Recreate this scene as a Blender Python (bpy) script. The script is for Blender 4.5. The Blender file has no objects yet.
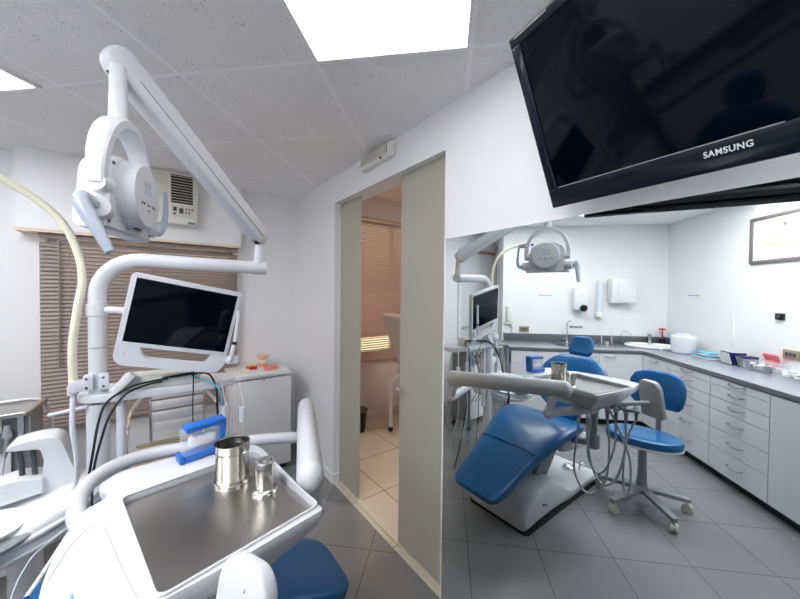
import bpy, bmesh, math, random
from mathutils import Vector, Matrix
random.seed(7)
PI = math.pi; S2 = math.sqrt(2)
COL = bpy.context.scene.collection
V = Vector

# ------------------------------------------------------------------ materials
def new_mat(name):
    m = bpy.data.materials.new(name); m.use_nodes = True
    nt = m.node_tree; nt.nodes.clear()
    o = nt.nodes.new('ShaderNodeOutputMaterial'); b = nt.nodes.new('ShaderNodeBsdfPrincipled')
    nt.links.new(b.outputs[0], o.inputs[0])
    return m, nt, b, o
def sl(c):  # sRGB 0-255 -> linear
    return tuple(((v/255)/12.92 if v/255 <= .04045 else ((v/255+.055)/1.055)**2.4) for v in c) + (1,)
def mat(name, rgb, rough=.5, metal=0, spec=.5, noise=0, nscale=20, bump=0, bscale=80, coat=0, aniso=0, alpha=None, trans=0, ior=1.45, emit=None, estr=0):
    m, nt, b, o = new_mat(name)
    c = sl(rgb)
    b.inputs['Base Color'].default_value = c
    b.inputs['Roughness'].default_value = rough
    b.inputs['Metallic'].default_value = metal
    b.inputs['Specular IOR Level'].default_value = spec
    b.inputs['Coat Weight'].default_value = coat
    b.inputs['Coat Roughness'].default_value = .1
    b.inputs['Anisotropic'].default_value = aniso
    b.inputs['Transmission Weight'].default_value = trans
    b.inputs['IOR'].default_value = ior
    if alpha is not None: b.inputs['Alpha'].default_value = alpha
    if emit:
        b.inputs['Emission Color'].default_value = sl(emit); b.inputs['Emission Strength'].default_value = estr
    tc = nt.nodes.new('ShaderNodeTexCoord')
    nz = nt.nodes.new('ShaderNodeTexNoise'); nz.inputs['Scale'].default_value = nscale; nz.inputs['Detail'].default_value = 4
    nt.links.new(tc.outputs['Object'], nz.inputs['Vector'])
    mx = nt.nodes.new('ShaderNodeMixRGB'); mx.blend_type = 'MULTIPLY'
    k = max(noise, .015)
    mx.inputs['Color1'].default_value = c
    rp = nt.nodes.new('ShaderNodeMapRange'); rp.inputs['To Min'].default_value = 1-k; rp.inputs['To Max'].default_value = 1+k
    nt.links.new(nz.outputs['Fac'], rp.inputs['Value'])
    cm = nt.nodes.new('ShaderNodeCombineColor')
    for i in range(3): nt.links.new(rp.outputs[0], cm.inputs[i])
    mx.inputs['Fac'].default_value = 1
    nt.links.new(cm.outputs[0], mx.inputs['Color2']); nt.links.new(mx.outputs[0], b.inputs['Base Color'])
    if bump:
        n2 = nt.nodes.new('ShaderNodeTexNoise'); n2.inputs['Scale'].default_value = bscale; n2.inputs['Detail'].default_value = 3
        nt.links.new(tc.outputs['Object'], n2.inputs['Vector'])
        bp = nt.nodes.new('ShaderNodeBump'); bp.inputs['Strength'].default_value = bump; bp.inputs['Distance'].default_value = .01
        nt.links.new(n2.outputs['Fac'], bp.inputs['Height']); nt.links.new(bp.outputs[0], b.inputs['Normal'])
    return m

def grid_mat(name, tile, p0, q0, line, base, linecol, rough, noise=.06, nscale=3, speck=False, spec=.5, straight=False):
    """square tiles laid at 45 degrees to the X axis; p=(x+y)/sqrt2, q=(y-x)/sqrt2"""
    m, nt, b, o = new_mat(name)
    N = nt.nodes.new; L = nt.links.new
    g = N('ShaderNodeNewGeometry'); sp = N('ShaderNodeSeparateXYZ'); L(g.outputs['Position'], sp.inputs[0])
    def math_(op, a, b_=None, c_=None):
        n = N('ShaderNodeMath'); n.operation = op
        for i, v in enumerate((a, b_, c_)):
            if v is None: continue
            if hasattr(v, 'is_linked') or hasattr(v, 'links'): L(v, n.inputs[i])
            else: n.inputs[i].default_value = v
        return n.outputs[0]
    x, y = sp.outputs[0], sp.outputs[1]
    p = math_('MULTIPLY', math_('ADD', x, y), 1/S2); q = math_('MULTIPLY', math_('SUBTRACT', y, x), 1/S2)
    if straight: p, q = x, y
    def edge(v, v0):
        f = math_('FRACT', math_('DIVIDE', math_('SUBTRACT', v, v0-100*tile), tile))
        d = math_('SUBTRACT', .5, math_('ABSOLUTE', math_('SUBTRACT', f, .5)))
        return math_('LESS_THAN', d, line/2/tile)
    e = math_('MAXIMUM', edge(p, p0), edge(q, q0))
    def cell(v, v0): return math_('FLOOR', math_('DIVIDE', math_('SUBTRACT', v, v0-100*tile), tile))
    cb = N('ShaderNodeCombineXYZ'); L(cell(p, p0), cb.inputs[0]); L(cell(q, q0), cb.inputs[1])
    wn = N('ShaderNodeTexWhiteNoise'); L(cb.outputs[0], wn.inputs['Vector'])
    nz = N('ShaderNodeTexNoise'); nz.inputs['Scale'].default_value = nscale; nz.inputs['Detail'].default_value = 6; nz.inputs['Roughness'].default_value = .6
    L(g.outputs['Position'], nz.inputs['Vector'])
    k = math_('ADD', math_('MULTIPLY', math_('SUBTRACT', nz.outputs['Fac'], .5), noise*2), math_('MULTIPLY', math_('SUBTRACT', wn.outputs['Value'], .5), noise*.6))
    k = math_('ADD', k, 1.0)
    cc = N('ShaderNodeCombineColor')
    for i in range(3): L(k, cc.inputs[i])
    mu = N('ShaderNodeMixRGB'); mu.blend_type = 'MULTIPLY'; mu.inputs[0].default_value = 1; mu.inputs[1].default_value = sl(base); L(cc.outputs[0], mu.inputs[2])
    col = mu.outputs[0]
    if speck:
        vz = N('ShaderNodeTexNoise'); vz.inputs['Scale'].default_value = 170; vz.inputs['Detail'].default_value = 3; vz.inputs['Roughness'].default_value = .7
        L(g.outputs['Position'], vz.inputs['Vector'])
        big = N('ShaderNodeTexNoise'); big.inputs['Scale'].default_value = 22; L(g.outputs['Position'], big.inputs['Vector'])
        s = math_('GREATER_THAN', math_('ADD', vz.outputs['Fac'], math_('MULTIPLY', big.outputs['Fac'], .25)), .775)
        m2 = N('ShaderNodeMixRGB'); L(math_('MULTIPLY', s, .55), m2.inputs[0]); L(col, m2.inputs[1]); m2.inputs[2].default_value = sl((105, 103, 106)); col = m2.outputs[0]
        bp = N('ShaderNodeBump'); bp.inputs['Strength'].default_value = .5; bp.inputs['Distance'].default_value = .004; L(vz.outputs['Fac'], bp.inputs['Height']); L(bp.outputs[0], b.inputs['Normal'])
    m3 = N('ShaderNodeMixRGB'); L(e, m3.inputs[0]); L(col, m3.inputs[1]); m3.inputs[2].default_value = sl(linecol)
    L(m3.outputs[0], b.inputs['Base Color'])
    b.inputs['Roughness'].default_value = rough; b.inputs['Specular IOR Level'].default_value = spec
    return m

M = {}
M['wall'] = mat('wall_paint', (233, 233, 234), .6, noise=.02, nscale=3, bump=.05, bscale=60)
M['hall_wall'] = mat('hall_wall_paint', (210, 200, 200), .7, noise=.02, nscale=3)
M['hall_ceil'] = mat('hall_ceiling_paint', (240, 222, 206), .7)
M['trim_warm'] = mat('warm_soffit', (232, 212, 188), .6)
M['ceil'] = grid_mat('ceiling_tiles', .59, 1.225, .512, .016, (240, 239, 238), (247, 246, 247), .85, noise=.05, nscale=4, speck=True, spec=.1)
M['floor'] = grid_mat('floor_tiles', .409, .198, .42, .004, (130, 129, 130), (78, 78, 80), .26, noise=.12, nscale=2.2)
M['hfloor'] = grid_mat('hall_floor_tiles', .49, 1.39, 2.02, .006, (210, 200, 182), (120, 104, 86), .2, noise=.08, nscale=4, straight=True)
M['white'] = mat('white_plastic', (214, 215, 220), .38, noise=.01, coat=.1)
M['white2'] = mat('white_enamel', (226, 227, 229), .25, noise=.01)
M['offwhite'] = mat('aged_white_plastic', (214, 212, 200), .45)
M['cabinet'] = mat('cabinet_laminate', (212, 213, 218), .35, noise=.015)
M['worktop'] = mat('worktop_laminate', (142, 145, 154), .16, noise=.08, nscale=140)
M['toe'] = mat('black_plinth', (22, 26, 34), .5)
M['blue'] = mat('blue_upholstery', (12, 96, 154), .33, noise=.03, nscale=30, bump=.04, bscale=300, coat=.25)
M['bluepl'] = mat('blue_plastic', (40, 105, 190), .3)
M['black'] = mat('black_plastic', (14, 14, 16), .35)
M['cable'] = mat('black_cable', (10, 10, 12), .5)
M['screen'] = mat('screen_glass', (2, 5, 14), .06, spec=.22)
M['tvbody'] = mat('gloss_black_plastic', (8, 14, 30), .18)
M['steel'] = mat('stainless_steel', (196, 194, 188), .2, metal=1, noise=.04, nscale=12)
M['brushed'] = mat('brushed_steel', (190, 187, 182), .3, metal=1, noise=.06, nscale=8, aniso=.6)
M['chrome'] = mat('chrome', (225, 225, 228), .07, metal=1)
M['alu'] = mat('aluminium', (190, 192, 196), .3, metal=1)
M['grey'] = mat('grey_plastic', (150, 152, 155), .4)
M['dgrey'] = mat('dark_grey_plastic', (70, 73, 78), .4)
M['hose'] = mat('grey_hose', (192, 195, 200), .45)
M['yellow'] = mat('yellowed_hose', (226, 224, 200), .45)
M['rubber'] = mat('black_rubber', (18, 18, 18), .7)
M['mirror'] = mat('mirror_silver', (232, 238, 237), 0.0, metal=1); 
M['glassedge'] = mat('mirror_edge', (190, 215, 205), .2)
M['slat'] = mat('blind_slat_brown', (142, 128, 124), .4, noise=.05, nscale=5)
M['slat2'] = mat('blind_slat_rose', (178, 150, 142), .4, noise=.05, nscale=5)
M['pink'] = mat('pink_acrylic', (232, 150, 130), .35)
M['pinkl'] = mat('pale_pink_acrylic', (236, 190, 172), .35)
M['red'] = mat('red_plastic', (190, 40, 45), .4)
M['tooth'] = mat('ivory_teeth', (238, 232, 205), .3)
M['brass'] = mat('old_brass_plate', (158, 144, 122), .45, metal=.2)
M['paper'] = mat('paper', (240, 238, 226), .7)
M['ink'] = mat('grey_ink', (120, 125, 120), .7)
M['frame'] = mat('grey_wood_frame', (110, 104, 104), .5, noise=.1)
M['porcelain'] = mat('porcelain', (240, 242, 244), .12)
M['navy'] = mat('navy_wrapper', (28, 30, 90), .35)
M['striped'] = mat('striped_wrapper', (215, 215, 212), .4)
M['teal'] = mat('teal_tray_plastic', (95, 175, 200), .3)
M['skyblue'] = mat('pale_blue_plastic', (120, 170, 225), .3)
M['cotton'] = mat('cotton', (240, 240, 242), .9, bump=.6, bscale=90)
M['upgrey'] = mat('pale_mauve_vinyl', (200, 196, 200), .4)
M['door'] = mat('door_paint', (214, 214, 216), .5)
M['doortrim'] = mat('pink_door_trim', (176, 120, 118), .5)
M['lampglass'] = mat('translucent_handle', (190, 200, 214), .15, trans=.35)
M['slat_alu'] = mat('bright_aluminium_slat', (226, 228, 232), .35, metal=.45)
M['cream'] = mat('cream_metal', (224, 224, 217), .45)
M['rowline'] = mat('cabinet_carcass', (84, 86, 92), .6)
# clear plastics / panes
def clear_mat(name, tint, a):
    m, nt, b, o = new_mat(name)
    b.inputs['Base Color'].default_value = sl(tint); b.inputs['Roughness'].default_value = .05
    t = nt.nodes.new('ShaderNodeBsdfTransparent'); mx = nt.nodes.new('ShaderNodeMixShader'); mx.inputs[0].default_value = a
    nt.links.new(t.outputs[0], mx.inputs[1]); nt.links.new(b.outputs[0], mx.inputs[2]); nt.links.new(mx.outputs[0], o.inputs[0])
    tc = nt.nodes.new('ShaderNodeTexCoord'); nz = nt.nodes.new('ShaderNodeTexNoise'); nz.inputs['Scale'].default_value = 8
    nt.links.new(tc.outputs['Object'], nz.inputs['Vector'])
    r = nt.nodes.new('ShaderNodeMapRange'); r.inputs['To Min'].default_value = .03; r.inputs['To Max'].default_value = .08
    nt.links.new(nz.outputs['Fac'], r.inputs['Value']); nt.links.new(r.outputs[0], b.inputs['Roughness'])
    return m
M['clear'] = clear_mat('clear_plastic', (225, 232, 240), .22)
M['clear_lid'] = clear_mat('milky_plastic', (235, 238, 245), .75)
M['pane'] = clear_mat('window_glass', (220, 230, 230), .12)
def frosted():
    m, nt, b, o = new_mat('frosted_glass')
    b.inputs['Base Color'].default_value = sl((176, 182, 174)); b.inputs['Roughness'].default_value = .35
    t = nt.nodes.new('ShaderNodeBsdfTranslucent'); t.inputs[0].default_value = sl((234, 234, 226))
    mx = nt.nodes.new('ShaderNodeMixShader'); mx.inputs[0].default_value = .5
    nt.links.new(b.outputs[0], mx.inputs[1]); nt.links.new(t.outputs[0], mx.inputs[2]); nt.links.new(mx.outputs[0], o.inputs[0])
    tc = nt.nodes.new('ShaderNodeTexCoord'); nz = nt.nodes.new('ShaderNodeTexNoise'); nz.inputs['Scale'].default_value = 300
    nt.links.new(tc.outputs['Object'], nz.inputs['Vector']); bp = nt.nodes.new('ShaderNodeBump'); bp.inputs['Strength'].default_value = .1; bp.inputs['Distance'].default_value = .002
    nt.links.new(nz.outputs['Fac'], bp.inputs['Height']); nt.links.new(bp.outputs[0], b.inputs['Normal'])
    return m
M['frost'] = frosted()
def emat(name, rgb, s):
    m, nt, b, o = new_mat(name)
    e = nt.nodes.new('ShaderNodeEmission'); e.inputs[0].default_value = sl(rgb); e.inputs[1].default_value = s
    nt.links.new(e.outputs[0], o.inputs[0]); return m
M['lamp'] = emat('ceiling_light_diffuser', (250, 251, 255), 8.4)
M['lamp_dim'] = emat('dimmed_light_diffuser', (252, 252, 253), 2.7)  # emission lowered so the wall and table nearby do not clip
M['hall_fill'] = emat('hall_fill_diffuser', (255, 243, 230), 9.0)

# ------------------------------------------------------------------ mesh helpers
def rotm(axis, ang): return Matrix.Rotation(ang, 4, axis)
class MB:
    def __init__(s): s.bm = bmesh.new()
    def box(s, c, d, R=None, bev=0, seg=2):
        b = bmesh.new(); bmesh.ops.create_cube(b, size=1)
        bmesh.ops.scale(b, vec=d, verts=b.verts)
        if bev: bmesh.ops.bevel(b, geom=b.edges[:], offset=bev, segments=seg, affect='EDGES', profile=.5)
        if R is not None: bmesh.ops.transform(b, matrix=R, verts=b.verts)
        bmesh.ops.translate(b, vec=c, verts=b.verts)
        return s._merge(b)
    def _merge(s, b):
        me = bpy.data.meshes.new('tmp'); b.to_mesh(me); b.free(); s.bm.from_mesh(me); bpy.data.meshes.remove(me); return s
    def span(s, a, b, bev=0):   # axis aligned box from corner to corner
        a = V(a); b = V(b); return s.box((a+b)/2, [abs(v) for v in (b-a)], bev=bev)
    def rings(s, rings, cap=True, close=True):
        b = bmesh.new(); vs = [[b.verts.new(p) for p in r] for r in rings]; n = len(rings[0])
        for i in range(len(vs)-1):
            for j in range(n if close else n-1):
                k = (j+1) % n
                try: b.faces.new((vs[i][j], vs[i][k], vs[i+1][k], vs[i+1][j]))
                except ValueError: pass
        if cap: b.faces.new(vs[0][::-1]); b.faces.new(vs[-1])
        bmesh.ops.recalc_face_normals(b, faces=b.faces)
        return s._merge(b)
    def tube(s, pts, r, n=14, ell=None, up=None, cap=True):
        """r number or list; ell=(a,b) factors for elliptical section along (side, up)"""
        pts = [V(p) for p in pts]; m = len(pts)
        rs = r if isinstance(r, (list, tuple)) else [r]*m
        T = []
        for i in range(m):
            a = pts[max(i-1, 0)]; c = pts[min(i+1, m-1)]; t = (c-a).normalized(); T.append(t)
        u = V(up) if up else (V((0,0,1)) if abs(T[0].z) < .9 else V((1,0,0)))
        u = (u - T[0]*u.dot(T[0])).normalized(); rings = []
        ea, eb = ell or (1, 1)
        for i in range(m):
            if i:
                u = (u - T[i]*u.dot(T[i])).normalized()
            w = T[i].cross(u)
            rings.append([pts[i] + (w*math.cos(2*PI*k/n)*ea + u*math.sin(2*PI*k/n)*eb)*rs[i] for k in range(n)])
        return s.rings(rings, cap)
    def capsule(s, a, b, r, n=16, ell=None, up=None, k=5):
        a = V(a); b = V(b); d = (b-a).normalized(); P = []; Rr = []
        for i in range(k+1):
            t = PI/2*i/k; P.append(a - d*r*math.cos(t)*.8); Rr.append(max(r*math.sin(t), r*.08))
        for i in range(k+1):
            t = PI/2*(k-i)/k; P.append(b + d*r*math.cos(t)*.8); Rr.append(max(r*math.sin(t), r*.08))
        return s.tube(P, Rr, n, ell, up)
    def lathe(s, prof, c=(0,0,0), R=None, n=24, cap=True):
        rings = []
        for r, z in prof:
            rr = []
            for k in range(n):
                p = V((max(r, 1e-4)*math.cos(2*PI*k/n), max(r, 1e-4)*math.sin(2*PI*k/n), z))
                if R is not None: p = R @ p
                rr.append(p + V(c))
            rings.append(rr)
        return s.rings(rings, cap)
    def prism(s, poly, z0, z1, R=None, c=(0,0,0), bev=0):
        b = bmesh.new()
        lo = [b.verts.new((x, y, z0)) for x, y in poly]; hi = [b.verts.new((x, y, z1)) for x, y in poly]; n = len(poly)
        b.faces.new(lo[::-1]); top = b.faces.new(hi)
        for i in range(n): b.faces.new((lo[i], lo[(i+1) % n], hi[(i+1) % n], hi[i]))
        bmesh.ops.recalc_face_normals(b, faces=b.faces)
        if bev:
            es = [e for e in b.edges if abs(e.verts[0].co.z-e.verts[1].co.z) < 1e-6]
            bmesh.ops.bevel(b, geom=es, offset=bev, segments=3, affect='EDGES', profile=.5)
        bmesh.ops.triangulate(b, faces=[f for f in b.faces if len(f.verts) > 4])
        if R is not None: bmesh.ops.transform(b, matrix=R, verts=b.verts)
        bmesh.ops.translate(b, vec=c, verts=b.verts)
        return s._merge(b)
    def frame(s, outer, inner, z0, z1):
        b = bmesh.new(); L = []
        for pts in (outer, inner):
            for z in (z0, z1): L.append([b.verts.new((x, y, z)) for x, y in pts])
        def es(vs): return [b.edges.new((vs[i], vs[(i+1) % len(vs)])) for i in range(len(vs))]
        E = [es(l) for l in L]
        bmesh.ops.triangle_fill(b, use_beauty=True, edges=E[0]+E[2]); bmesh.ops.triangle_fill(b, use_beauty=True, edges=E[1]+E[3])
        for lo, hi in ((L[0], L[1]), (L[2], L[3])):
            for i in range(len(lo)): k = (i+1) % len(lo); b.faces.new((lo[i], lo[k], hi[k], hi[i]))
        bmesh.ops.recalc_face_normals(b, faces=b.faces)
        return s._merge(b)
    def sphere(s, c, r, sc=(1,1,1), n=16):
        b = bmesh.new(); bmesh.ops.create_uvsphere(b, u_segments=n, v_segments=n//2+2, radius=r)
        bmesh.ops.scale(b, vec=sc, verts=b.verts); bmesh.ops.translate(b, vec=c, verts=b.verts); return s._merge(b)
def rpoly(pts, r, seg=5):
    out = []; n = len(pts)
    for i in range(n):
        p = V((*pts[i], 0)); a = V((*pts[i-1], 0)); c = V((*pts[(i+1) % n], 0))
        rr = r[i] if isinstance(r, (list, tuple)) else r
        d1 = (a-p); d2 = (c-p); l = min(rr, d1.length*.49, d2.length*.49)
        if l < 1e-5: out.append((p.x, p.y)); continue
        p1 = p+d1.normalized()*l; p2 = p+d2.normalized()*l
        for k in range(seg+1):
            t = k/seg; q = p1*(1-t)**2 + p*2*t*(1-t) + p2*t*t; out.append((q.x, q.y))
    return out
def smooth(pts, n=8):
    P = [V(p) for p in pts]; out = []
    for i in range(len(P)-1):
        p0 = P[max(i-1, 0)]; p1 = P[i]; p2 = P[i+1]; p3 = P[min(i+2, len(P)-1)]
        for k in range(n):
            t = k/n
            out.append(.5*((2*p1)+(-p0+p2)*t+(2*p0-5*p1+4*p2-p3)*t*t+(-p0+3*p1-3*p2+p3)*t**3))
    out.append(P[-1]); return out
def sq(c, hw, ht, n=24, e=.35):   # rounded section in (y,z)
    r = []
    for k in range(n):
        a = 2*PI*k/n; ca, sa = math.cos(a), math.sin(a)
        r.append((math.copysign(abs(ca)**e, ca)*hw, math.copysign(abs(sa)**e, sa)*ht))
    return r
def basis(xa, ya, za):
    m = Matrix((xa, ya, za)).transposed().to_4x4(); return m
def PQ(p, q, z=0): return V(((p-q)/S2, (p+q)/S2, z))
RP = rotm('Z', PI/4)       # local x -> +p, local y -> +q

def thing(name, label, cat, loc, group=None):
    o = bpy.data.objects.new(name, None); COL.objects.link(o); o.location = loc; o.empty_display_size = .05
    o['label'] = label; o['category'] = cat
    if group: o['group'] = group
    return o
def root_of(o):
    while o.parent: o = o.parent
    return o
def obj(name, mb, m, parent=None, smooth_=True, label=None, origin=None, bevel=0):
    """geometry is given in world coordinates; a part keeps its thing's origin"""
    org = root_of(parent).location.copy() if parent else (V(origin) if origin is not None else None)
    bm = mb.bm
    if org is None:
        xs = [v.co for v in bm.verts]; lo = V((min(v.x for v in xs), min(v.y for v in xs), min(v.z for v in xs))); hi = V((max(v.x for v in xs), max(v.y for v in xs), 0))
        org = V(((lo.x+hi.x)/2, (lo.y+hi.y)/2, lo.z))
    bmesh.ops.translate(bm, vec=-org, verts=bm.verts)
    me = bpy.data.meshes.new(name); bm.to_mesh(me); bm.free()
    o = bpy.data.objects.new(name, me); COL.objects.link(o)
    me.materials.append(M[m] if isinstance(m, str) else m)
    if smooth_:
        for f in me.polygons: f.use_smooth = True
        md = o.modifiers.new('edges', 'EDGE_SPLIT'); md.split_angle = math.radians(38)
    if bevel:
        bv = o.modifiers.new('bevel', 'BEVEL'); bv.width = bevel; bv.segments = 2; bv.limit_method = 'ANGLE'
        if smooth_: o.modifiers.move(1, 0)
    if parent: o.parent = parent
    else: o.location = org
    if label: o['label'] = label
    return o
def tag(o, label, cat, group=None):
    o['label'] = label; o['category'] = cat
    if group: o['group'] = group
    return o
def struct(name, mb, m, parent=None, smooth_=False):
    o = obj(name, mb, m, parent, smooth_, origin=(0,0,0) if not parent else None)
    if not parent: o['kind'] = 'structure'
    return o
def text_mesh(name, s, size, m, parent, mtx, ext=.0006, bold=.0):
    cu = bpy.data.curves.new(name, 'FONT'); cu.body = s; cu.size = size; cu.extrude = ext; cu.offset = bold
    cu.align_x = 'CENTER'; cu.align_y = 'CENTER'; cu.space_character = 1.1
    t = bpy.data.objects.new('tmp_text', cu); COL.objects.link(t)
    bpy.context.view_layer.update()
    me = bpy.data.meshes.new_from_object(t.evaluated_get(bpy.context.evaluated_depsgraph_get()))
    bpy.data.objects.remove(t)
    mb = MB(); mb.bm.from_mesh(me); bpy.data.meshes.remove(me)
    bmesh.ops.transform(mb.bm, matrix=mtx, verts=mb.bm.verts)
    return obj(name, mb, m, parent, smooth_=False)

# ------------------------------------------------------------------ constants of the place
H = 2.39; XW = 1.118; YW = 3.20; PD = -1.18; QD = 2.96; ZW = .88
A_ = V((XW, -2.787)); B_ = V((XW, YW)); R0_ = V((-2.06, YW)); R1_ = V((-1.513, 2.673)); D_ = V((-2.927, 1.259))

# ------------------------------------------------------------------ setting
room = [(A_.x, A_.y), (B_.x, B_.y), (R0_.x, R0_.y), (R1_.x, R1_.y), (D_.x, D_.y)]
struct('floor', MB().prism(room, -.10, 0), 'floor')
struct('floor_hall', MB().span((XW, .2, -.10), (4.2, YW+.07, 0)), 'hfloor')
ceil_poly = [(A_.x, A_.y), (B_.x, B_.y), (R0_.x, R0_.y), (R1_.x, R1_.y), (D_.x, D_.y)]
struct('ceiling', MB().prism(ceil_poly, H, H+.10), 'ceil')
struct('ceiling_hall', MB().span((XW+.14, .2, 2.62), (4.2, YW+.07, 2.7)), 'hall_ceil')
# door / mirror wall with the doorway  (Y 1.135 .. 2.34, top 2.185)
w = MB()
TH = .14
w.span((XW, -2.95, -.1), (XW+TH, 1.135, 2.75))
w.span((XW, 2.335, -.1), (XW+TH, YW+.07, 2.75))
w.span((XW, 1.135, 2.185), (XW+TH, 2.335, 2.75))
struct('wall_door_side', w, 'wall')
# window wall with its opening
w = MB()
w.span((-2.3, YW, -.1), (-.58, YW+.12, 2.5)); w.span((.57, YW, -.1), (XW, YW+.12, 2.5))
w.span((-.58, YW, -.1), (.57, YW+.12, .60)); w.span((-.58, YW, 1.86), (.57, YW+.12, 2.5))
struct('wall_window_side', w, 'wall')
def wall_pq(name, p0, p1, q0, q1, m='wall'):
    c = PQ((p0+p1)/2, (q0+q1)/2, 1.2); return struct(name, MB().box(c, (abs(p1-p0), abs(q1-q0), 2.6), RP), m)
# return wall, sink wall, drawer wall
d = (R0_-R1_).normalized(); mid = (R0_+R1_)/2
wall_pq('wall_sink_side', PD-.12, .82, QD, QD+.12)
nn = V((R0_-R1_).yx); nn = V((nn.x, -nn.y)).normalized()
ang = math.atan2(d.y, d.x)
# outward side of the return is towards -x-y
out = V((-1, -1)).normalized()
c = mid + out*.06
struct('wall_return', MB().box((c.x, c.y, 1.2), ((R0_-R1_).length+.02, .12, 2.6), rotm('Z', ang)), 'wall')
wall_pq('wall_drawer_side', PD-.12, PD, -2.8, QD+.12)
# hall walls
struct('wall_hall_right', MB().span((XW+TH, .1, -.1), (4.2, .2, 2.75)), 'hall_wall')
struct('wall_hall_back', MB().span((4.2, .1, -.1), (4.3, YW+.2, 2.75)), 'hall_wall')
w = MB()
hx0, hx1, hz0, hz1 = 1.45, 3.3, .74, 2.34
w.span((XW+TH, YW+.07, -.1), (hx0, YW+.19, 2.75)); w.span((hx1, YW+.07, -.1), (4.3, YW+.19, 2.75))
w.span((hx0, YW+.07, -.1), (hx1, YW+.19, hz0)); w.span((hx0, YW+.07, hz1), (hx1, YW+.19, 2.75))
struct('wall_hall_window', w, 'hall_wall')
# baseboards
struct('baseboard_door_side', MB().span((XW-.012, 2.335, 0), (XW, YW, .075), bev=.003).span((XW-.012, 2.323, 0), (XW+.05, 2.335, .075), bev=.003), 'wall')
struct('baseboard_window_side', MB().span((-1.2, YW-.012, 0), (XW-.012, YW, .075), bev=.003), 'wall')
struct('baseboard_hall', MB().span((XW+TH, YW+.055, 0), (4.2, YW+.07, .09), bev=.004), 'hall_wall')
# header box above the window
struct('trim_1', MB().span((-.69, 3.07, 1.885), (.60, YW, H)), 'wall')
struct('trim_2', MB().span((-.69, 3.075, 1.868), (.60, YW, 1.885)), 'trim_warm')
# frosted glass doors
fg = MB().span((1.172, 2.03, .012), (1.182, 2.333, 2.183)); o = struct('door_1', fg, 'frost')
fg = MB().span((1.160, 1.137, .012), (1.170, 1.535, 2.183)); o = struct('door_2', fg, 'frost')
h = MB(); hc = V((1.165, 1.500, .945)); Rx = rotm('Y', PI/2)
h.lathe([(.004, -.05), (.013, -.05), (.013, -.035), (.006, -.033), (.006, .033), (.013, .035), (.013, .05), (.004, .05)], hc, Rx, 14)
h.tube([(1.115, 1.500, .945), (1.115, 1.470, .945)], .007)
obj('door_knob', h, 'chrome', o)
struct('trim_3', MB().span((1.150, 1.137, 0), (1.19, 2.333, .010)), mat('cream_stone', (212, 203, 186), .25, noise=.06, nscale=9))
# white door in the window wall, seen in the mirror
dr = struct('door_3', MB().span((-2.0, YW-.02, 0), (-1.24, YW-.001, 2.09)), 'door')
obj('door_casing', MB().span((-1.24, YW-.035, 0), (-1.20, YW-.001, 2.13)).span((-2.03, YW-.035, 0), (-2.0, YW-.001, 2.13)), 'wall', dr, False)
obj('door_head', MB().span((-2.0, YW-.035, 2.09), (-1.24, YW-.001, 2.13)), 'doortrim', dr, False, label='dusky pink head trim')
obj('door_lever', MB().lathe([(.02, 0), (.02, .01), (.008, .012), (.008, .04)], (-1.3, YW-.02, 1.02), rotm('X', PI/2), 14).tube([(-1.3, YW-.058, 1.02), (-1.41, YW-.058, 1.02)], .008), 'chrome', dr)
# windows behind the blinds
def window(name, x0, x1, z0, z1, y):
    w = MB(); t = .04
    for a, b in (((x0, y, z0), (x0+t, y+.04, z1)), ((x1-t, y, z0), (x1, y+.04, z1)), ((x0+t, y, z0), (x1-t, y+.04, z0+t)), ((x0+t, y, z1-t), (x1-t, y+.04, z1)), (((x0+x1)/2-.02, y, z0+t), ((x0+x1)/2+.02, y+.04, z1-t))): w.span(a, b)
    f = struct(name, w, 'alu')
    obj('glass_pane', MB().span((x0+t, y+.015, z0+t), ((x0+x1)/2-.02, y+.021, z1-t)).span(((x0+x1)/2+.02, y+.015, z0+t), (x1-t, y+.021, z1-t)), 'pane', f, False)
window('window_1', -.58, .57, .60, 1.86, YW+.06)
window('window_2', hx0, hx1, hz0, hz1, YW+.12)
def blind(label, x0, x1, z0, z1, y, m, tilt, pitch=.027, wd=.031, loose=None):
    t = thing('venetian_blind', label, 'blind', (( x0+x1)/2, y, z0))
    obj('head_rail', MB().span((x0, y-.02, z1-.03), (x1, y+.02, z1), bev=.002), m, t)
    sl_ = MB(); n = int((z1-.035-z0-.02)/pitch)
    for i in range(n):
        z = z0+.025+i*pitch
        a = tilt if not loose else loose(z, tilt)
        for k in (-1, 1):      # two facets for the crowned slat
            c = V(((x0+x1)/2, y+k*wd*.25*math.cos(a), z+k*wd*.25*math.sin(a)-.0008))
            sl_.box(c, (x1-x0-.006, wd/2, .0007), rotm('X', a+k*-.18))
    obj('slats', sl_, m, t, False)
    obj('bottom_rail', MB().span((x0, y-.013, z0), (x1, y+.013, z0+.016), bev=.002), m, t)
    cd = MB()
    for f in (.12, .5, .88):
        cd.tube([(x0+(x1-x0)*f, y-.016, z1-.03), (x0+(x1-x0)*f, y-.016, z0+.01)], .0012, 6)
    obj('ladder_cord', cd, m, t)
    return t
b1 = blind('brown slatted venetian blind behind the white lamp column, under the air conditioner', -.60, .585, .56, 1.865, 3.135, 'slat', math.radians(60))
obj('tilt_wand', MB().tube([(-.50, 3.105, 1.83), (-.505, 3.10, .98)], .006, 8), 'slat', b1)
blind('rosy backlit venetian blind in the next room beyond the frosted door', hx0-.04, hx1+.04, .70, 2.36, YW+.03, 'slat2', math.radians(62),
      loose=lambda z, a: (math.radians(22) if .82 < z < .98 else (a if z < 1.05 else math.radians(57) if z < 1.5 else a)))

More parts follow.
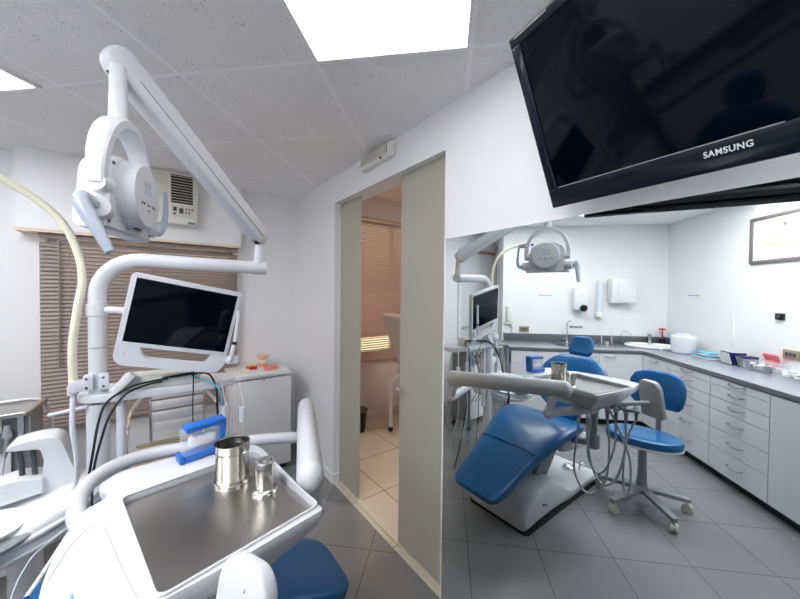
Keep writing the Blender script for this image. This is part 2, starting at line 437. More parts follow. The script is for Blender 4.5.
# ------------------------------------------------------------------ ceiling lights
def ceiling_light(label, p0, p1, q0, q1, m='lamp'):
    c = PQ((p0+p1)/2, (q0+q1)/2, H)
    t = thing('ceiling_light', label, 'ceiling light', (c.x, c.y, H-.012), 'recessed ceiling light panels')
    L, W = p1-p0, q1-q0; f = MB()
    for s in (-1, 1):
        f.box(c + RP @ V((0, s*(W/2-.008), -.006)), (L, .016, .011), RP); f.box(c + RP @ V((s*(L/2-.008), 0, -.006)), (.016, W-.032, .011), RP)
    obj('frame', f, 'ceil', t, False)
    obj('diffuser', MB().box(c + V((0, 0, -.0045)), (L-.033, W-.033, .006), RP), m, t, False)
P1 = 1.225
ceiling_light('bright square-edged ceiling light panel in front of the television', P1-1.18, P1, .512-.59, .512, 'lamp_dim')
ceiling_light('ceiling light panel cut off at the left edge, above the lamp head', P1-1.18, P1, .512+.59*2+.08, .512+.59*3+.08)
ceiling_light('added fill light panel over the drawer worktop, out of the frame', P1-1.18-.59*2, P1-1.18-.02, .512, .512+.59)  # unseen panel added for fill light on the drawer side
ceiling_light('added fill light panel beside the one over the drawer worktop, out of the frame', P1-1.18-.59*2, P1-1.18-.02, .512+.59, .512+.59*2)  # second unseen panel, added to lighten the mirrored back wall
ceiling_light('added fill light panel near the mirror wall, out of the frame', P1-1.18, P1-.59, -.67-.59, -.67)  # invented panel out of view, evens out the room light

# ------------------------------------------------------------------ mirror and television
t = thing('wall_mirror', 'large frameless mirror covering the wall from floor to just under the television', 'mirror', (1.114, -.4, 0))
obj('mirror_glass', MB().span((1.110, -2.2, .004), (1.114, 1.118, 1.757)), 'mirror', t, False)
obj('mirror_backing', MB().span((1.1142, -2.2, .002), (1.1178, 1.121, 1.759)), 'glassedge', t, False)

a = V((1.002, .539, 1.769)); dd = V((-.24299682, -.96881402, -.0484969)).normalized()
up = (V((.79778643, .56792245, 2.21237102))-a); up = (up-dd*up.dot(dd)).normalized(); nb = up.cross(dd).normalized()   # nb points to the back/wall
if nb.x < 0: nb = -nb
MT = basis(dd, up, -nb)            # local x right, y up, z towards viewer
Wt, Ht = .80, .489
def tvp(u, v, d=0): return a + dd*u + up*v - nb*d
t = thing('television', 'large black flat television tilted down from the wall above the mirror', 'television', tvp(Wt/2, 0, -.04))
def tvbox(u0, u1, v0, v1, d0, d1, bev=0): return MB().box(tvp((u0+u1)/2, (v0+v1)/2, (d0+d1)/2), (u1-u0, v1-v0, d1-d0), MT, bev=bev)
fr = tvbox(0, Wt, 0, .058, -.03, 0, .004)
fr._merge(tvbox(0, Wt, Ht-.03, Ht, -.03, 0, .004).bm); fr._merge(tvbox(0, .033, .055, Ht-.027, -.03, 0, .004).bm); fr._merge(tvbox(Wt-.033, Wt, .055, Ht-.027, -.03, 0, .004).bm)
obj('bezel', fr, 'tvbody', t)
obj('screen', tvbox(.030, Wt-.030, .055, Ht-.028, -.02, -.004), 'screen', t, False)
obj('back_cover', tvbox(.03, Wt-.03, .02, Ht-.03, -.07, -.03, .01), 'black', t)
obj('speaker_strip', tvbox(.14, .72, .004, .02, -.058, -.032, .004), 'dgrey', t)
obj('trim_line', tvbox(.04, .50, .0565, .0585, -.004, .0006), 'grey', t, False)
obj('edge_glint', tvbox(.02, .13, Ht-.012, Ht-.008, -.004, .0008), 'steel', t, False)  # steel sliver modelled as the highlight on the top bezel edge
text_mesh('brand_lettering', 'SAMSUNG', .0165, 'white2', t, Matrix.Translation(tvp(.424, .037, .001)) @ MT @ Matrix.Diagonal((.92, 1.0, 1, 1)), bold=.0003)
wm = MB(); cb = tvp(Wt*.45, Ht*.4, -.07); wm.box((1.107, cb.y, 2.0), (.02, .22, .24), bev=.004); wm.tube([(1.10, cb.y, 2.02), (cb.x+.0, cb.y, cb.z+.02)], .022)
wm.box(tvp(Wt*.45, Ht*.4, -.075), (.2, .2, .012), MT)
obj('wall_bracket', wm, 'black', t)

# emergency light over the doorway
t = thing('emergency_light', 'small white ribbed light unit on the wall above the doorway', 'light', (XW, 1.71, 2.28))
obj('housing', MB().box((XW-.022, 1.71, 2.325), (.044, .35, .085), bev=.012), 'cream', t)
obj('lens_recess', MB().box((XW-.0435, 1.71, 2.335), (.003, .29, .046)), 'grey', t, False)
g = MB()
for i in range(15): g.box((XW-.046, 1.58+i*.0185, 2.335), (.005, .009, .045))
g.box((XW-.046, 1.71, 2.306), (.008, .30, .008), bev=.002)
obj('ribbed_lens', g, 'offwhite', t)
obj('indicator', MB().sphere((XW-.046, 1.63, 2.295), .007), 'black', t)

# ------------------------------------------------------------------ air conditioner
t = thing('air_conditioner', 'cream window air conditioner with a dark grille, above the brown blind', 'air conditioner', (.13, 3.0, 2.0))
obj('cabinet', MB().span((-.02, 2.985, 2.0), (.275, 3.068, 2.385), bev=.008), 'cream', t)
v = MB()
for i in range(17): v.box((.04, 2.983, 2.07+i*.018), (.10, .006, .008), rotm('X', .5))
obj('side_vent', v, 'offwhite', t)
obj('grille_recess', MB().span((.105, 2.981, 2.155), (.245, 2.984, 2.365)), 'black', t, False)
v = MB()
for i in range(10): v.box((.175, 2.978, 2.17+i*.0205), (.136, .003, .0035), rotm('X', .4))
for x in (.104, .246): v.box((x, 2.979, 2.26), (.005, .008, .215))
obj('grille', v, 'offwhite', t)
obj('control_panel', MB().span((.108, 2.980, 2.05), (.262, 2.984, 2.14), bev=.001), 'offwhite', t)
k = MB()
for x, z, sx, sz in ((.130, 2.11, .022, .03), (.170, 2.10, .026, .04), (.20, 2.115, .01, .012), (.22, 2.115, .01, .012), (.24, 2.115, .01, .012), (.20, 2.09, .01, .012), (.22, 2.09, .01, .012), (.128, 2.075, .015, .015)):
    k.box((x, 2.979, z), (sx, .003, sz))
obj('buttons', k, 'dgrey', t, False)
obj('badge', MB().box((.235, 2.983, 2.015), (.05, .003, .014)), 'ink', t, False)

# ------------------------------------------------------------------ small fridge with dental models
t = thing('small_fridge', 'small white fridge against the window wall beside the corner', 'fridge', (.71, 2.98, 0))
FX0, FX1, FY0, FY1, FZ = .485, .93, 2.76, 3.17, .835
obj('body', MB().span((FX0, FY0+.05, .03), (FX1, FY1, FZ-.035), bev=.006), 'white2', t)
obj('door', MB().span((FX0, FY0, .05), (FX1, FY0+.046, FZ-.045), bev=.008), 'white2', t)
obj('top', MB().span((FX0-.004, FY0-.004, FZ-.033), (FX1+.004, FY1, FZ), bev=.008), 'white2', t)
obj('lock', MB().lathe([(.006, 0), (.006, .004)], ((FX0+FX1)/2, FY0-.004, FZ-.052), rotm('X', PI/2), 12), 'black', t)
for sx in (FX0+.04, FX1-.04):
    for sy in (FY0+.06, FY1-.05): obj('foot', MB().lathe([(.018, 0), (.018, .03)], (sx, sy, 0), n=12), 'black', t)
def teeth_arc(mb, c, r, n, h, a0=0, a1=PI, w=.008):
    for i in range(n):
        an = a0+(a1-a0)*i/(n-1); mb.box((c[0]+r*math.cos(an), c[1]+r*math.sin(an), c[2]+h/2), (w, w*.9, h), rotm('Z', an), bev=.002)
    return mb
def arch(mb, c, r, rw, h, a0=0, a1=PI):
    pts = [(math.cos(a0+(a1-a0)*i/14)*(r+rw), math.sin(a0+(a1-a0)*i/14)*(r+rw)) for i in range(15)] + [(math.cos(a0+(a1-a0)*i/14)*(r-rw), math.sin(a0+(a1-a0)*i/14)*(r-rw)) for i in range(14, -1, -1)]
    return mb.prism(pts, 0, h, c=c, bev=.002)
# articulated jaw (tall)
t = thing('dental_model', 'tall pale pink jaw model standing at the back of the fridge top', 'dental model', (.77, 3.04, FZ), 'teeth models on the fridge')
obj('base', MB().lathe([(.02, 0), (.036, .0), (.036, .02), (.03, .03)], (.77, 3.04, FZ)), 'pink', t)
obj('jaw', MB().lathe([(.028, .03), (.03, .045), (.03, .06)], (.77, 3.04, FZ)), 'tooth', t)
obj('upper_plate', MB().lathe([(.03, .06), (.05, .09), (.052, .10), (.045, .105)], (.77, 3.04, FZ)), 'pinkl', t)
# open model red/yellow
t = thing('dental_model', 'red based teeth model with yellow and white teeth beside the tall jaw model', 'dental model', (.665, 2.98, FZ), 'teeth models on the fridge')
obj('base', MB().box((.665, 2.98, FZ+.012), (.085, .05, .024), rotm('Z', -.3), bev=.004), 'red', t)
obj('teeth', teeth_arc(MB(), (.665, 2.965, FZ+.024), .027, 7, .022), 'tooth', t)
obj('gum_block', MB().box((.675, 2.985, FZ+.033), (.03, .03, .018), rotm('Z', -.3), bev=.004), mat('yellow_acrylic', (232, 205, 90), .4), t)
t = thing('dental_model', 'small ivory teeth model at the front left of the fridge top', 'dental model', (.595, 2.87, FZ), 'teeth models on the fridge')
obj('base', arch(MB(), (.595, 2.865, FZ), .022, .013, .018), 'tooth', t)
obj('teeth', teeth_arc(MB(), (.595, 2.865, FZ+.018), .022, 8, .012), 'tooth', t)
t = thing('dental_model', 'coral pink gum block model with thin pins at the front right of the fridge top', 'dental model', (.80, 2.87, FZ), 'teeth models on the fridge')
g = MB().box((.80, 2.87, FZ+.014), (.11, .05, .028), rotm('Z', .1), bev=.006)
for i in range(5): g.box((.76+i*.02, 2.866, FZ+.03), (.014, .03, .012), bev=.003)
obj('gum_block', g, 'pink', t)
g = MB()
for i in range(3): g.tube([(.775+i*.025, 2.87, FZ+.03), (.775+i*.025, 2.87, FZ+.05)], .003, 8)
obj('pins', g, 'steel', t)

# ------------------------------------------------------------------ aluminium chair by the window
t = thing('aluminium_chair', 'aluminium armchair with slatted back and seat in front of the brown blind', 'chair', (.12, 2.6, 0))
for s, x in ((0, -.12), (1, .345)):
    pts = smooth([(x, 2.40, 0), (x, 2.38, .35), (x-.01*(1-2*s), 2.39, .62), (x, 2.45, .70), (x, 2.60, .73), (x+.06*(1-2*s), 2.74, .80), (x+.10*(1-2*s), 2.78, .84), (x+.16*(1-2*s), 2.79, .85)], 6)
    obj('arm_frame', MB().tube(pts, .011, 10), 'chrome', t)
    obj('leg', MB().tube(smooth([(x+.02*(1-2*s), 2.42, .45), (x+.03*(1-2*s), 2.7, .44), (x+.02*(1-2*s), 2.80, .2), (x+.02*(1-2*s), 2.84, 0)], 5), .011, 10), 'chrome', t)
obj('top_rail', MB().tube([(.03, 2.79, .85), (.20, 2.79, .85)], .011, 10), 'chrome', t)
for i, z in enumerate((.56, .635, .71, .785)):
    obj('back_slat', MB().box((.135, 2.775, z), (.30, .004, .060), rotm('X', -.08), bev=.0015), 'slat_alu', t)
for x in (-.02, .29): obj('back_upright', MB().tube([(x, 2.77, .46), (x, 2.79, .84)], .009, 8), 'chrome', t)
for i in range(7): obj('seat_slat', MB().box((.115, 2.45+i*.05, .465), (.40, .042, .004), bev=.0015), 'brushed', t)
obj('seat_frame', MB().box((.115, 2.43, .452), (.42, .014, .02)).box((.115, 2.76, .452), (.42, .014, .02)).box((-.09, 2.6, .452), (.014, .34, .02)).box((.32, 2.6, .452), (.014, .34, .02)), 'chrome', t)

# ------------------------------------------------------------------ old instrument cart at the far left
t = thing('instrument_cart', 'grey steel-topped instrument cart at the left edge before the blind', 'cart', (-.83, 2.52, 0))
top = rpoly([(-1.18, 2.34), (-.485, 2.34), (-.465, 2.60), (-1.18, 2.66)], .02)
obj('top_plate', MB().prism(top, .885, .905, bev=.004), 'brushed', t)
obj('shell', MB().span((-1.15, 2.42, .30), (-.50, 2.60, .884)), 'grey', t, False)
obj('side_panel', MB().span((-.498, 2.37, .10), (-.488, 2.60, .884)), 'grey', t, False)
obj('front_panel', MB().span((-1.15, 2.40, .10), (-.56, 2.415, .70)), 'white2', t, False)
obj('cream_panel', MB().span((-1.0, 2.405, .80), (-.59, 2.415, .878)), 'cream', t, False)  # narrow cream strip below the top plate
for x in (-.515, -1.14): obj('post', MB().span((x-.01, 2.345, .05), (x+.01, 2.365, .884)), 'alu', t, False)
for x, y in ((-.515, 2.37), (-1.14, 2.37), (-.515, 2.59), (-1.14, 2.59)): obj('caster', MB().lathe([(.022, -.012), (.026, 0), (.022, .012)], (x, y, .026), rotm('X', PI/2), 16).tube([(x, y, .03), (x, y, .1)], .008, 8), 'rubber', t)
for i, x in enumerate((-.56, -.625, -.70, -.78)):
    hd = obj('instrument_holder', MB().box((x, 2.375, .80), (.035, .05, .03), bev=.006).lathe([(.012, -.03), (.016, 0), (.012, .035)], (x, 2.36, .815), n=12), 'grey', t)
    obj('handpiece', MB().tube([(x, 2.36, .85), (x, 2.36, .78), (x-.01, 2.35, .70)], [.010, .013, .008], 10), 'alu', hd)
    obj('supply_hose', MB().tube(smooth([(x-.01, 2.35, .70), (x-.02, 2.33, .55), (x-.02, 2.33, .40), (x-.01, 2.38, .30)], 6), .006, 8), 'hose', hd)
tag(obj('white_hose', MB().tube(smooth([(-.9, 2.60, .915), (-.62, 2.56, .915), (-.52, 2.56, .913), (-.475, 2.57, .88), (-.455, 2.58, .78), (-.45, 2.59, .60), (-.46, 2.6, .3), (-.45, 2.62, .02)], 8), .008, 10), 'white'), 'thin white hose draped over the corner of the steel-topped cart', 'hose')

# ------------------------------------------------------------------ equipment column
PX, PY = -.19, 1.868
t = thing('equipment_stand', 'tall white column curving into a horizontal arm, carrying the shelf', 'equipment stand', (PX, PY, 0))
e1 = V((.412, 1.686, 1.613)); top = V((PX, PY, 1.64)); hd = (e1-top); hd.z = 0; hd.normalize()
pts = [V((PX, PY, 1.03)), V((PX, PY, 1.45))]
for i in range(9):
    an = PI/2*i/8; r = .155; pts.append(V((PX, PY, 1.63-r)) + hd*(r-r*math.cos(an)) + V((0, 0, r*math.sin(an))))
pts.append(e1)
obj('curved_pipe', MB().tube(pts, .030, 20), 'white', t)
obj('joint_ring', MB().lathe([(.0303, 0), (.0310, .001), (.0310, .003), (.0303, .004)], (PX, PY, 1.255), n=24), 'grey', t)
obj('post', MB().tube([(PX, PY, .0), (PX, PY, 1.02)], .038, 18), 'white', t)
obj('post', MB().tube([(PX+.075, PY-.01, .62), (PX+.075, PY-.01, 1.02)], .018, 14).tube([(PX+.075, PY-.01, .5), (PX+.075, PY-.01, .62)], .017, 14), 'white2', t, label='thinner rear post')
obj('floor_flange', MB().lathe([(.09, 0), (.09, .01), (.05, .02), (.04, .03)], (PX, PY, 0)), 'white', t)
cl = MB().box((PX-.025, PY-.036, 1.118), (.030, .03, .066), bev=.004).box((PX+.022, PY-.038, 1.118), (.032, .03, .066), bev=.004)
cl.box((PX-.060, PY-.03, 1.108), (.045, .04, .046), bev=.004)
c_ = obj('clamp', cl, 'white', t)
for x in (-.030, .022):
    for z in (1.10, 1.136): obj('bolt', MB().lathe([(.005, 0), (.005, .004)], (PX+x, PY-.050, z), rotm('X', PI/2), 8), 'dgrey', c_)
cl = MB().lathe([(.031, 0), (.036, .002), (.036, .05), (.031, .052)], (PX, PY, 1.39)); cl.tube([(PX+.03, PY-.02, 1.415), (PX+.12, PY-.06, 1.41)], .016, 12)
obj('monitor_mount', cl, 'white', t)
sh = rpoly([(-.262, 1.90), (-.235, 1.83), (-.12, 1.80), (.25, 1.775), (.325, 1.79), (.335, 1.93), (.26, 1.97), (-.20, 2.02), (-.262, 1.99)], .05)
obj('shelf', MB().prism(sh, 1.030, 1.066, bev=.006), 'white', t)
obj('side_rod', MB().tube([(-.33, 1.82, 1.01), (-.22, 1.84, 1.018)], .007, 10), 'white', t)

# things on the shelf
t = thing('control_box', 'flat white control box lying on the column shelf under the monitor', 'box', (.05, 1.84, 1.055))
obj('case', MB().box((.035, 1.86, 1.097), (.29, .10, .060), rotm('Z', -.1), bev=.006), 'cream', t)
obj('cable_grip', MB().box((.01, 1.805, 1.10), (.04, .012, .014), rotm('Z', -.1), bev=.002), 'offwhite', t)
obj('wedge_stand', MB().box((-.105, 1.80, 1.108), (.030, .04, .095), rotm('Y', .75), bev=.003), 'white2', t)
tag(obj('pen_torch', MB().tube([(.03, 1.798, 1.108), (.09, 1.792, 1.112), (.15, 1.786, 1.117)], [.004, .007, .006], 10), 'black'), 'slim black pen-shaped tool lying against the white control box', 'tool')
def cable(label, pts, r=.0045, m='cable', cat='cable', name='power_cable'):
    return tag(obj(name, MB().tube(smooth(pts, 8), r, 8), m), label, cat)
cable('black cable looping off the shelf and down past the white post, nearer the post', [(.05, 1.79, 1.105), (-.02, 1.79, 1.10), (-.09, 1.785, 1.085), (-.155, 1.77, 1.04), (-.178, 1.75, .97), (-.192, 1.72, .86), (-.205, 1.70, .74), (-.20, 1.65, .6), (-.19, 1.75, .3), (-.1, 1.85, .02)])
cable('black cable falling from the middle of the shelf, crossing the other one', [(.03, 1.785, 1.095), (-.03, 1.78, 1.09), (-.095, 1.765, 1.065), (-.140, 1.745, 1.0), (-.165, 1.72, .92), (-.190, 1.70, .78), (-.185, 1.65, .6), (-.18, 1.78, .3), (-.06, 1.88, .02)])
cable('black cable bundle hanging from the right end of the shelf', [(.14, 1.79, 1.107), (.18, 1.80, 1.112), (.215, 1.78, 1.095), (.232, 1.728, 1.04), (.235, 1.72, .95), (.24, 1.72, .86), (.235, 1.73, .70), (.23, 1.8, .3), (.2, 1.9, .02)])
cable('short turquoise cable hooked over the right end of the shelf', [(.14, 1.785, 1.10), (.19, 1.765, 1.08), (.225, 1.73, 1.06), (.25, 1.715, 1.02), (.25, 1.72, .90), (.22, 1.75, .62), (.14, 1.8, .25)], .004, 'teal')
cable('thin straight black wire hanging from the monitor bottom', [(.137, 1.66, 1.15), (.138, 1.70, 1.06), (.138, 1.72, .98), (.138, 1.70, .86), (.138, 1.70, .6), (.14, 1.72, .3)], .0025)
def coil(label, c, z0, z1, r=.012):
    pts = []; n = 15; 
    for i in range(n*10): an = 2*PI*i/10; pts.append((c[0]+r*math.cos(an), c[1]+r*math.sin(an), z0+(z1-z0)*i/(n*10)))
    mb = MB().tube(pts, .0035, 6); mb.tube(smooth([(c[0]+r, c[1], z0), (c[0], c[1], z0-.05), (c[0]-.03, c[1]+.02, z0-.3), (c[0]-.02, c[1]+.1, z0-.6)], 5), .0035, 6)
    mb.tube(smooth([pts[-1], (c[0], c[1], z1+.05), (c[0]-.01, c[1]+.005, z1+.13)], 5), .0035, 6)
    tag(obj('coiled_cord', mb, 'white'), label, 'cord')
coil('white coiled cord hanging below the right end of the shelf, nearer the column', (.262, 1.72), .83, .96)
coil('white coiled cord hanging in front of the small fridge', (.345, 1.735), .86, .93)

# ------------------------------------------------------------------ monitor
mc = V((.092, 1.678, 1.345)); mu = V((.39, -.045, -.082)); mu.normalize(); mv = V((.068, -.06, .369)); mv = (mv-mu*mv.dot(mu)).normalized(); mn = mu.cross(mv)   # mn towards viewer
if mn.y > 0: mn = -mn
MM = basis(mu, mv, mn); MW, MHt = .402, .382
def mp(u, v, d=0): return mc + mu*u*MW + mv*v*MHt + mn*d
t = thing('monitor', 'white framed monitor tilted sideways on the equipment column', 'monitor', mp(0, -.5))
outer = rpoly([(-.5*MW+.012, -.5*MHt), (.44*MW, -.5*MHt), (.5*MW, -.40*MHt), (.5*MW, .5*MHt), (-.5*MW, .5*MHt), (-.5*MW, -.42*MHt)], [.04, .06, .05, .015, .02, .06], 6)
bm_ = MB()
Rm = Matrix.Translation(mc) @ MM
def ring_frame(outer, inner, z0, z1):   # frame with hole via bmesh bridging
    b = bmesh.new()
    def loop(pts, z): 
        vs = [b.verts.new((x, y, z)) for x, y in pts]; return vs
    return b
# frame built from four rounded bars and the lower handle strip
def mbox(u0, u1, v0, v1, d0, d1, bev=.004): return MB().box(mp((u0+u1)/2, (v0+v1)/2, (d0+d1)/2), ((u1-u0)*MW, (v1-v0)*MHt, d1-d0), MM, bev=bev)
back = MB().prism([(x, y) for x, y in outer if True], -.030, -.002, R=None)
bmesh.ops.transform(back.bm, matrix=Rm, verts=back.bm.verts)
# cut the handle slot out of the frame: build frame from upper panel + bars below
fr = MB()
upper = rpoly([(-.5*MW, -.285*MHt), (.5*MW, -.285*MHt), (.5*MW, .5*MHt), (-.5*MW, .5*MHt)], [.0, .0, .015, .02])
fr.prism(upper, -.028, 0, R=Rm, bev=.003)
low = rpoly([(-.5*MW, -.283*MHt), (-.30*MW, -.283*MHt), (-.26*MW, -.40*MHt), (.30*MW, -.40*MHt), (.34*MW, -.283*MHt), (.5*MW, -.283*MHt), (.5*MW, -.38*MHt), (.43*MW, -.5*MHt), (-.44*MW, -.5*MHt), (-.5*MW, -.43*MHt)], [0, .004, .02, .02, .004, 0, .04, .05, .06, .05])
fr.prism(low[::-1], -.028, 0, R=Rm)
back.bm.free()
obj('frame', fr, 'white', t)
obj('screen', mbox(-.452, .462, -.235, .455, -.012, .0015, .001), 'screen', t, False)
obj('indicator', MB().lathe([(.002, 0), (.002, .002)], mp(-.42, -.37, 0), MM, 8), 'black', t)
obj('back_shell', mbox(-.35, .35, -.20, .35, -.06, -.028, .012), 'white2', t)
arm = MB().tube([mp(-.25, .0, -.06), (PX+.11, PY-.055, 1.41)], .018, 12); obj('mount_arm', arm, 'white', t)
# camera handpiece in a holder on the monitor side
t = thing('camera_handpiece', 'white wand-shaped camera handpiece in the holder at the monitor side', 'handpiece', (.29, 1.61, 1.2))
obj('body', MB().tube(smooth([(.302, 1.588, 1.415), (.298, 1.592, 1.36), (.287, 1.60, 1.27), (.27, 1.61, 1.19)], 6), [.008]*7+[.009]*6+[.010]*6, 12), 'white', t)
obj('holder', MB().box((.282, 1.628, 1.19), (.05, .04, .035), bev=.008), 'white', t)
obj('collar', MB().tube([(.287, 1.600, 1.275), (.285, 1.601, 1.263)], .0108, 12), 'black', t)

# ------------------------------------------------------------------ yellowed suction hose
hp = smooth([(-.262, 1.845, 1.09), (-.262, 1.845, 1.14), (-.262, 1.84, 1.27), (-.248, 1.85, 1.42), (-.235, 1.87, 1.54), (-.25, 1.89, 1.65), (-.295, 1.90, 1.77), (-.37, 1.90, 1.855), (-.46, 1.885, 1.915), (-.53, 1.86, 1.945), (-.58, 1.83, 1.955)], 8)
t = thing('suction_hose', 'thick yellowed hose rising beside the column and arching over to the lamp', 'hose', (-.268, 1.835, 1.06))
obj('tube', MB().tube(hp, .014, 14), 'yellow', t)
obj('collar', MB().tube([(-.262, 1.845, 1.075), (-.262, 1.845, 1.11)], .018, 14), 'white', t)
obj('nozzle', MB().tube([(-.575, 1.832, 1.954), (-.62, 1.80, 1.965), (-.66, 1.77, 1.97)], [.018, .026, .018], 14), 'grey', t)
obj('tip', MB().tube([(-.66, 1.77, 1.97), (-.69, 1.75, 1.975)], [.014, .012], 12), 'bluepl', t, label='blue tip')
obj('lower_tube', MB().tube(smooth([(-.262, 1.845, 1.08), (-.262, 1.82, .95), (-.25, 1.82, .82), (-.26, 1.85, .7), (-.30, 1.9, .6)], 6), .009, 10), 'white', t)

# ------------------------------------------------------------------ operating lamp
t = thing('operating_lamp', 'white dental operating lamp on a long slanting arm near the ceiling', 'lamp', (.445, 1.70, 1.62))
A0 = V((-.070, 1.302, 2.168)); A1 = V((.428, 1.690, 1.752)); ad = (A1-A0).normalized()
side = ad.cross(V((0, 0, 1))).normalized(); upv = side.cross(ad).normalized()
# arm: rounded box, slightly tapered
rings = []
AL = (A1-A0).length
for s_, k in ((-.052, .30), (-.048, .55), (-.036, .80), (-.015, .96), (.02, 1), (.3, 1), (.6, .95), (AL-.04, .92), (AL-.018, .84), (AL-.004, .66), (AL+.002, .35)):
    c = A0+ad*s_; rings.append([c + side*a_*1 + upv*b_ for a_, b_ in sq(0, .034*k, .048*k, 28, .45)])
obj('arm_cover', MB().rings(rings), 'white', t)
L = (A1-A0).length
obj('arm_seam', MB().box((A0+A1)/2 + side*.0335 + upv*(-.012), (.003, L*.9, .003), basis(side, ad, upv)).box((A0+A1)/2 + side*(-.0335) + upv*(-.012), (.003, L*.9, .003), basis(side, ad, upv)), 'grey', t, False)
obj('arm_slot', MB().box(A0+ad*.035-upv*.0445, (.030, .10, .006), basis(side, ad, upv), bev=.002), 'black', t)
obj('arm_slot', MB().box(A1-ad*.05-upv*.040, (.026, .07, .008), basis(side, ad, upv), bev=.002), 'black', t)
obj('elbow', MB().tube([(.410, 1.684, 1.63), (.412, 1.684, 1.738)], [.026, .020], 18).lathe([(.030, -.035), (.032, -.02), (.032, .02), (.030, .035)], (.410, 1.686, 1.613), basis(V((0, 0, 1)), hd.cross(V((0, 0, 1))), hd), 18), 'white', t)
px, py = -.080, 1.272
obj('drop_post', MB().tube([(px, py, 2.15), (px, py, 2.09), (px, py, 1.978)], [.020, .021, .024], 18), 'white', t)
ln = V((.948, -.32, .0)).normalized(); ls = V((0, 0, 1)).cross(ln).normalized(); lu = ln.cross(ls).normalized()   # normal of control disc; side; up
LC = V((-.055, 1.262, 1.795))
BL = basis(ls, lu, ln)
def lp(u, v, d): return LC + ls*u + lu*v + ln*d
# yoke: broad inverted U
rg = []
for i in range(31):
    an = -.12 + (PI+.24)*i/30; ca, sa = math.cos(an), math.sin(an)
    c = lp(ca*.143, max(sa, -.2)*.184, -.014); rad = (ls*ca + lu*sa)
    w_ = .019 + .009*max(sa, 0)
    rg.append([c + rad*x + ln*y for x, y in ((-.012, -w_), (.008, -w_), (.013, -w_*.75), (.013, w_*.75), (.008, w_), (-.012, w_))])
obj('yoke', MB().rings(rg), 'white', t)
shape = []
for i in range(21):
    an = PI*i/20; shape.append((math.copysign(abs(math.cos(an))**.8, math.cos(an))*.118, math.sin(an)*.080+.003))
shape += [(-.128, -.06), (-.146, -.115), (-.146, -.135), (.146, -.135), (.146, -.115), (.128, -.06)]
def scaled(k, d, dy=0): return [lp(x*k, (y+dy)*k, d) for x, y in shape]
obj('head_shell', MB().rings([scaled(.93, -.066), scaled(1.0, -.052), scaled(1.0, -.012), scaled(.985, -.002), scaled(.95, .003)]), 'white', t)
obj('reflector_glass', MB().rings([scaled(.88, -.072), scaled(.88, -.0665)]), 'clear_lid', t)
C0 = lp(0, -.018, .003)
obj('control_disc', MB().lathe([(.097, -.006), (.096, .020), (.093, .036), (.088, .042), (.0001, .045)], C0, BL, 44), 'white', t)
mk = MB()
for x, y, sx, sy in ((-.018, .034, .017, .018), (.008, .034, .017, .018), (-.018, .012, .017, .014), (.008, .012, .017, .014)):
    mk.box(C0 + ls*x + lu*y + ln*.0445, (sx, sy, .0012), BL)
obj('keypad', mk, mat('pale_keys', (186, 194, 212), .4), t, False)
mk = MB()
for x in (-.045, -.031, .0, .027, .043): mk.box(C0 + ls*x + lu*-.024 + ln*.0445, (.010 if abs(x) > .001 else .02, .004, .0014), BL @ rotm('Z', .8 if x < 0 else -.8 if x > 0 else 0))
mk.box(C0 + lu*-.040 + ln*.0445, (.012, .003, .0014), BL)
obj('printed_marks', mk, 'dgrey', t, False)
obj('sensor_slot', MB().box(C0 + lu*-.0935 + ln*.016, (.034, .010, .014), BL, bev=.002), 'black', t)
for x, y in ((-.097, .045), (.097, .045), (.125, -.115), (-.125, -.115)): obj('screw', MB().lathe([(.005, 0), (.005, .003)], lp(x, y, .001), BL, 10), 'dgrey', t)
for s_ in (-1, 1):
    pv = obj('pivot_knob', MB().tube([lp(s_*.112, -.022, -.014), lp(s_*.152, -.022, -.014)], [.026, .022], 18), 'white', t)
    obj('pivot_cap', MB().tube([lp(s_*.125, -.088, -.02), lp(s_*.172, -.088, .0)], [.034, .026], 18), 'white', pv)
    if s_ < 0: hpts = [lp(-.168, -.088, -.005), lp(-.188, -.072, -.020), lp(-.196, -.090, -.018), lp(-.202, -.125, .0), lp(-.207, -.165, .022), lp(-.212, -.205, .042)]
    else: hpts = [lp(.168, -.088, .0), lp(.185, -.095, .012), lp(.196, -.07, .022), lp(.196, -.03, .028), lp(.192, .01, .03), lp(.186, .05, .03)]
    sp3 = smooth(hpts, 6); nr = len(sp3)
    obj('handle', MB().tube(sp3, [(.013+(.005 if s_ < 0 else -.003)*math.sin(min(k/nr*2.6, PI/2))) * (1 if k/nr < .45 else 1-.85*(k/nr-.45)) for k in range(nr)], 16), 'lampglass', pv, label='translucent grey handle')

# ------------------------------------------------------------------ instrument tray unit
t = thing('instrument_table', 'white delivery table with a steel tray plate in the foreground', 'instrument table', (.05, .95, .45))
top = rpoly([(-.145, .70), (.0, .688), (.13, .706), (.334, .750), (.290, 1.215), (.165, 1.285), (-.085, 1.262), (-.128, 1.20), (-.095, 1.125), (-.140, 1.085), (-.172, .88)], [.03, .02, .03, .010, .05, .05, .06, .03, .02, .02, .1], 6)
cx, cy = .09, .97
def scp(k, pts=top): return [(cx+(x-cx)*k, cy+(y-cy)*k) for x, y in pts]
def lay(k, z, sh=0): return [V((x, y, z + sh*max(0, (y-.72)/.55))) for x, y in scp(k)]
TZ = .962
body = obj('body', MB().rings([lay(.66, .842, .045), lay(.76, .852, .045), lay(.97, .922, .01), lay(.995, .94)]), 'white', t)
plate = rpoly([(.008, .703), (.322, .775), (.262, 1.150), (-.062, 1.085)], .02, 6)
c0 = V((.132, .928))
def plp(k): return [(c0.x+(x-c0.x)*k, c0.y+(y-c0.y)*k) for x, y in plate]
obj('deck', MB().frame(scp(.998), plp(1.03), .9402, TZ), 'white', t, bevel=.004)
